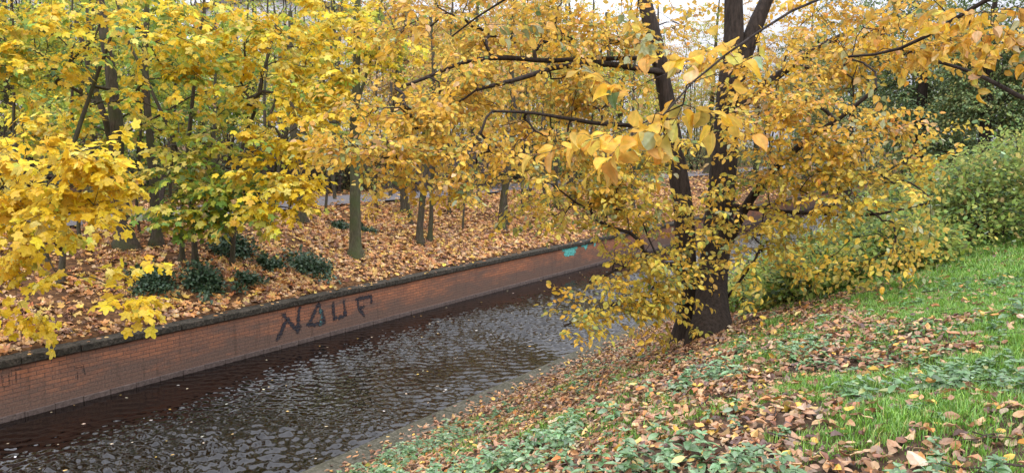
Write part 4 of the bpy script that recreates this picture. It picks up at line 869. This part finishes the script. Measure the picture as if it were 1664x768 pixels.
# ------------------------------------------------------------------ pale apartment block beyond the wood
m, t, o = newmat('pale_render'); p = N(t, 'BsdfPrincipled', Roughness=.9); nz = N(t, 'TexNoise', Scale=.6, Detail=6.0); r = ramp(t, [(.3, (.56, .56, .58)), (.7, (.7, .7, .72))]); t.links.new(nz.outputs['Fac'], r.inputs[0]); t.links.new(r.outputs[0], p.inputs['Base Color']); t.links.new(p.outputs[0], o.inputs[0]); M['render'] = m
def plain(name, c, rough=.7, **k):
    m, t, o = newmat(name); p = N(t, 'BsdfPrincipled', Roughness=rough); nz = N(t, 'TexNoise', Scale=5.0, Detail=5.0); r = ramp(t, [(.3, tuple(v*.8 for v in c)), (.7, tuple(v*1.15 for v in c))]); t.links.new(nz.outputs['Fac'], r.inputs[0]); t.links.new(r.outputs[0], p.inputs['Base Color']); t.links.new(p.outputs[0], o.inputs[0]); return m
M['glass'] = plain('dark_window_glass', (.04, .05, .06), .12); M['white'] = plain('white_window_frame', (.7, .7, .7)); M['roof'] = plain('grey_roof', (.14, .12, .12)); M['wood'] = plain('weathered_wood', (.12, .09, .075), .9)
def block(x, y0, y1, hgt, label, nst):
    z0 = float(T(x, (y0+y1)/2)); root = thing('apartment_block', (x, y0, z0), label, 'building', 'pale buildings behind the wood')
    V, F = box(-12, 0, 0, y1-y0, -1, hgt); mesh('wall', V, [F], [M['render']], parent=root)
    V, F = box(-12.4, .4, -.4, y1-y0+.4, hgt, hgt+.5); mesh('roof', V, [F], [M['roof']], parent=root)
    for s in range(nst):
        yy = 2.0
        while yy < y1-y0-2:
            z = 1.2+s*2.9; V, F = box(.003, .06, yy, yy+1.5, z, z+1.4); f = mesh('window', V, [F], [M['white']], parent=root)
            a = Acc()
            for q in (0, 1): V, F = box(.062, .075, yy+.08+q*.72, yy+.72+q*.7, z+.08, z+1.32); a.add(V, [F])
            g_ = a.build('pane', [M['glass']]); g_.parent = f; yy += 4.2
block(-60, 14, 36, 12, 'pale white apartment block glimpsed through the maples at the far left', 4)
block(-56, 46, 74, 14, 'pale white apartment block glimpsed behind the mossy trunk', 4)

# ------------------------------------------------------------------ leaf litter, grass, ground plants
def scatter(rng, n, x0, x1, y0, y1, dens):
    x = rng.uniform(x0, x1, n); y = rng.uniform(y0, y1, n); k = rng.random(n) < dens(x, y); return x[k], y[k]
def vis(x, y, z, mg=60):
    px, py, dd = project(np.stack([x, y, z], -1)); return (dd > .5) & (px > -mg) & (px < 1664+mg) & (py < 768+mg)
def litter(name, rng, x, y, z, size, pal, tm, label, flat=.3, lift=.02, mat='litter', curlmul=1):
    n = len(x); th = rng.random(n)*2*math.pi; D = np.stack([np.cos(th), np.sin(th), rng.normal(size=n)*flat], -1)
    e = .06; gx = (T(x+e, y)-T(x-e, y))/(2*e); gy = (T(x, y+e)-T(x, y-e))/(2*e); gx = np.clip(gx, -.8, .8); gy = np.clip(gy, -.8, .8)
    nn = nrm(np.stack([-gx, -gy, np.ones(n)], -1)+rng.normal(size=(n, 3))*flat); D = nrm(D-np.sum(D*nn, -1, keepdims=True)*nn)
    sgn = np.where(rng.random(n) < .45, -1, 1)[:, None]
    pos = np.stack([x, y, z+lift+rng.random(n)*lift*1.6], -1)-D*size*.4*1; col = pick(rng, pal, n, .2); a = Acc(); s = size*rng.uniform(.6, 1.25, n); ts = rng.integers(0, len(tm), n)
    for j in range(len(tm)):
        q = ts == j; V, F, cc = leaves(tm[j], pos[q], frames(D[q], nn[q]*sgn[q]), s[q], col[q]); a.add(V, F, cc)
    o = a.build(name, [M[mat]]); tag(o, label, 'fallen leaves', kind='stuff'); return o
ML = [T_maple(.25), T_maple(-.25), T_maple_low(.4), T_maple_low(-.35)]
OLT = [T_oval(.2, .3, .33), T_oval(.05, -.25, .36), T_oval(-.15, .35, .3), T_oval(.3, -.1, .26)]
P_lf = [(4, (.60, .29, .09)), (2.5, (.70, .43, .11)), (3, (.44, .18, .055)), (3, (.17, .065, .028)), (1.5, (.70, .46, .24)), (1.0, (.76, .52, .09))]
P_ln = [(4, (.36, .18, .08)), (2.2, (.48, .28, .13)), (3.4, (.22, .10, .05)), (1, (.60, .38, .07)), (.6, (.48, .36, .22)), (.7, (.5, .2, .05)), (2, (.11, .06, .045))]
rng = np.random.default_rng(200)
dn = lambda x, y: np.interp(x, [-29, -24.2], [.06, .7])*np.clip(.6+2.4*(fbm(x*1.1, y*1.1)-.48), .10, 1)*np.where(np.abs(x+22) < 1.9, .16, 1)
x, y = scatter(rng, 95000, -20.2, -14.5, 1, 44, dn); z = T(x, y); k = vis(x, y, z); litter('fallen_leaves', rng, x[k], y[k], z[k], .135, P_lf, ML, 'thick carpet of orange and tan maple leaves on the far bank')
x, y = scatter(rng, 60000, -40, -20.1, 5, 75, dn); z = T(x, y)+np.where(np.abs(x+22) < 1.9, .05, 0); k = vis(x, y, z); litter('fallen_leaves', rng, x[k], y[k], z[k], .17, P_lf, [T_maple_low(.3), T_low(.42, .2)], 'scattered tan leaves on and beyond the far path')
x, y = scatter(rng, 14000, -20.2, -14.6, 40, 90, dn); z = T(x, y); litter('fallen_leaves', rng, x, y, z, .2, P_lf, [T_low(.42, .2)], 'tan leaves on the bank far along the canal')
x = -14.5+rng.random(160)*.32; y = rng.uniform(4, 34, 160); litter('fallen_leaves', rng, x, y, np.full(160, 1.065), .11, P_lf, ML, 'few fallen leaves lying on the wall coping', .12, .008)
# what grows where on the near bank
def gmask(x, y):
    n = fbm(x*1.3+40, y*1.3, 4); b_ = np.interp(x, [-7.6, -5, -3.4, -2.2, -1.1, .2], [.0, .04, .12, .30, .80, 1.35]); b_ = b_*np.interp(y, [3, 6, 9, 12, 30], [.36, .58, .95, 1.25, 1.4])
    return np.clip((b_+(n-.5)*2.4), 0, 1)
def nmask(x, y):
    px, py, dd = project(np.stack([x, y, T(x, y)], -1)); n = fbm(x*1.1+3, y*1.1+8, 3)
    lim = (4.62-T(x, y))/.362+np.interp(x, [-7, -5.5, -3], [.3, -.6, -.35]); near = np.clip((lim-dd)/.9+(fbm(x*2.6, y*2.6+5, 3)-.5)*3.2, 0, 1)*np.interp(x, [-5, -1.5], [.24, .42]); return np.clip(near*1.3+(n-.6)*3.0*np.clip((10.5-np.hypot(x, y))/3, 0, 1), 0, 1)*np.clip((x+7.5)/.4, 0, 1)
dl = lambda x, y: np.clip(1.0-.93*gmask(x, y)-.0*nmask(x, y), .1, 1)*np.clip(.6+(fbm(x*2+4, y*2)-.4)*1.5, .2, 1)
x, y = scatter(rng, 120000, -7.6, 2.5, 2, 22, dl); z = T(x, y); k = vis(x, y, z); litter('fallen_leaves', rng, x[k], y[k], z[k], .078, P_ln, OLT, 'brown and tan fallen leaves over the near bank')
x, y = scatter(rng, 420, -7.6, 2.5, 2, 14, lambda x, y: np.full(len(x), .8)); z = T(x, y)+.02; k = vis(x, y, z); litter('fallen_leaves', rng, x[k], y[k], z[k], .105, [(1, (.58, .40, .26)), (2, (.62, .36, .07)), (1, (.62, .48, .14)), (1, (.55, .22, .06))], OLT, 'larger pale and orange leaves lying on top of the near bank', .35, .03)
x = -8.15+rng.random(1500)**.4*.7; y = rng.uniform(3, 18, 1500); litter('fallen_leaves', rng, x, y, np.full(1500, .152), .085, P_ln, OLT, 'fallen leaves scattered on the concrete edge', .12, .006)
n = 170; x = rng.uniform(-14.1, -8.3, n); y = rng.uniform(3, 26, n); litter('floating_leaves', rng, x, y, np.full(n, .002), .06, [(3, (.6, .5, .35)), (2, (.6, .4, .1)), (1, (.7, .68, .6))], [T_oval(.03, .03), T_maple_low(.05)], 'small leaves floating on the dark water', .05, .006)
# fallen twigs
tw_ = Acc()
for k in range(420):
    far_ = k < 240; x_ = rng.uniform(-20, -14.8) if far_ else rng.uniform(-7.2, 1.5); y_ = rng.uniform(3, 32) if far_ else rng.uniform(2.5, 14); th = rng.random()*6.28; l = rng.uniform(.12, .7); P = []
    for j in range(5): th += rng.normal()*.25; x_ += math.cos(th)*l/5; y_ += math.sin(th)*l/5; P.append([x_, y_, float(T(x_, y_))+.045+rng.random()*.02])
    V, F = tube(P, np.linspace(rng.uniform(.004, .009), .002, 5), 4); tw_.add(V, [F])
tag(tw_.build('fallen_twigs', [M['twig']]), 'thin dark twigs scattered over the fallen leaves', 'twigs', kind='stuff')
# grass blades in tufts
def tufts(name, rng, x, y, hgt, pal, label, nb=7, wd=.0033, lean=.75):
    z = T(x, y); n = len(x)*nb; bx = np.repeat(x, nb)+rng.normal(size=n)*.022; by = np.repeat(y, nb)+rng.normal(size=n)*.022; bz = np.repeat(z, nb)
    hh = hgt*np.repeat(rng.uniform(.6, 1.3, len(x)), nb)*rng.uniform(.5, 1.2, n); th = rng.random(n)*6.283; l = lean*rng.uniform(.1, 1, n)*hh
    dx, dy = np.cos(th), np.sin(th); sx, sy = -dy*wd, dx*wd; B = np.stack([bx, by, bz-.01], -1); S = np.stack([sx, sy, 0*sx], -1)
    m1 = B+np.stack([dx*l*.3, dy*l*.3, hh*.55], -1); tp = B+np.stack([dx*l, dy*l, hh*(1-.25*rng.random(n))], -1)
    V = np.stack([B-S, B+S, m1-S*.8, m1+S*.8, tp], 1).reshape(-1, 3); i = np.arange(n)[:, None]*5
    col = pick(rng, pal, n, .18, cl=np.repeat(np.arange(len(x)), nb), cstr=.5)
    o = mesh(name, V, [i+np.array([0, 1, 3, 2]), i+np.array([2, 3, 4])], [M['grass']], False, np.repeat(col, 5, 0)); tag(o, label, 'grass', kind='stuff')
P_gr = [(4, (.18, .37, .045)), (3, (.26, .45, .06)), (2, (.11, .24, .035)), (.6, (.38, .38, .1))]
x, y = scatter(rng, 110000, -7.5, 2.2, 2.5, 13, lambda x, y: gmask(x, y)**1.5); k = vis(x, y, T(x, y)); tufts('grass', rng, x[k], y[k], .075, P_gr, 'short green grass tufts among the leaves of the near bank')
x, y = scatter(rng, 60000, -4, 4, 12, 30, lambda x, y: gmask(x, y)**1.3); k = vis(x, y, T(x, y)); tufts('grass', rng, x[k], y[k], .11, P_gr, 'bright grass strip running along the top of the near bank', 6, .007)
x, y = scatter(rng, 9000, -12, 12, 28, 70, lambda x, y: (x > -7.2)*.9); tufts('grass', rng, x, y, .16, P_gr, 'grass far along the near bank', 5, .02)
# nettles and other low plants
def plant_template(rng, hgt, n, ls):
    pos = []; u = []; sz = []; P = [np.zeros(3)]; v = np.array([rng.normal()*.2, rng.normal()*.2, 1.0])
    for i in range(n):
        P.append(P[-1]+nrm(v)*hgt/n); v = v+rng.normal(size=3)*.12; th = i*math.pi/2+rng.random()*.4
        for s in (0, 1):
            a_ = th+s*math.pi; u.append([math.cos(a_), math.sin(a_), rng.uniform(-.3, .25)]); pos.append(P[-1]); sz.append(ls*(1.15-.5*i/n)*rng.uniform(.8, 1.2))
        if i == n-1:
            for s in range(4): a_ = th+.8+s*1.57; u.append([math.cos(a_), math.sin(a_), .5]); pos.append(P[-1]); sz.append(ls*.5)
    V, F = tube(P, np.linspace(.003, .0015, len(P)), 3); return np.array(pos), nrm(np.array(u)), np.array(sz), V, F
def plants(name, rng, x, y, hgt, ls, pal, label, tm, nn=4):
    tl = [plant_template(rng, hgt, nn, ls) for _ in range(8)]; z = T(x, y); a = Acc(); st = Acc()
    for k in range(len(x)):
        pos, u, sz, V, F = tl[k % 8]; th = rng.random()*6.28; c, s = math.cos(th), math.sin(th); Rz = np.array([[c, -s, 0], [s, c, 0], [0, 0, 1.0]]); sc_ = rng.uniform(.6, 1.25); o_ = np.array([x[k], y[k], z[k]-.01])
        pp = pos@Rz.T*sc_+o_; uu = u@Rz.T; m_ = len(pp); col = pick(rng, pal, m_, .1)*rng.uniform(.85, 1.15)
        V2, F2, cc = leaves(tm[k % len(tm)], pp, frames(uu, nrm(rng.normal(size=(m_, 3))*.25+[0, 0, 1])), sz*sc_, col); a.add(V2, F2, cc)
        a.add(V@Rz.T*sc_+o_, [F], np.array(pal[0][1])*.8)
    o = a.build(name, [M['nettle']]); tag(o, label, 'ground plants', kind='stuff')
NT = [T_oval(.06, .12, .24), T_oval(.1, .2, .27)]
P_nt = [(4, (.13, .25, .085)), (3, (.19, .32, .14)), (2, (.08, .17, .06)), (1, (.28, .38, .22)), (.5, (.3, .32, .1))]
x, y = scatter(rng, 12000, -7.4, 1.5, 2.2, 11, nmask); k = vis(x, y, T(x, y)); plants('nettles', rng, x[k], y[k], .17, .085, P_nt, 'grey-green nettles covering the nearest ground', NT)
x, y = scatter(rng, 6000, -7.3, 1.5, 5, 15, lambda x, y: np.clip((fbm(x*1.6+70, y*1.6, 3)-.53)*5, 0, 1)); k = vis(x, y, T(x, y)); plants('ground_plants', rng, x[k], y[k], .07, .06, [(3, (.10, .22, .06)), (2, (.16, .28, .09)), (1, (.07, .14, .05))], 'low green weeds among the brown leaves', OV[:2], 3)

# a weathered scrap of wood lying below the big tree
P0, dd = ground(1146, 602); root = thing('wood_scrap', P0, 'short weathered board lying in the leaves below the big tree', 'board')
ax = nrm(RT*1.0+FH*.25); V = []; rg = np.random.default_rng(9); nseg = 9; F = []
sd_ = np.cross([0, 0, 1], ax)
for i in range(nseg):
    s = (i/(nseg-1)-.5)*.46; w0 = .06*(1-.5*abs(s/.23)**3)+rg.normal()*.006
    for a_, b_ in ((-1, 0), (-.9, .045), (.9, .04), (1, 0)): V.append(ax*s+sd_*w0*a_+np.array([0, 0, .02+b_+rg.normal()*.004]))
for i in range(nseg-1):
    for j in range(4): F.append([i*4+j, i*4+(j+1) % 4, i*4+4+(j+1) % 4, i*4+4+j])
F += [[0, 3, 2, 1], [(nseg-1)*4+k for k in range(4)]]
mesh('board', V, [np.array(F)], [M['wood']], parent=root)
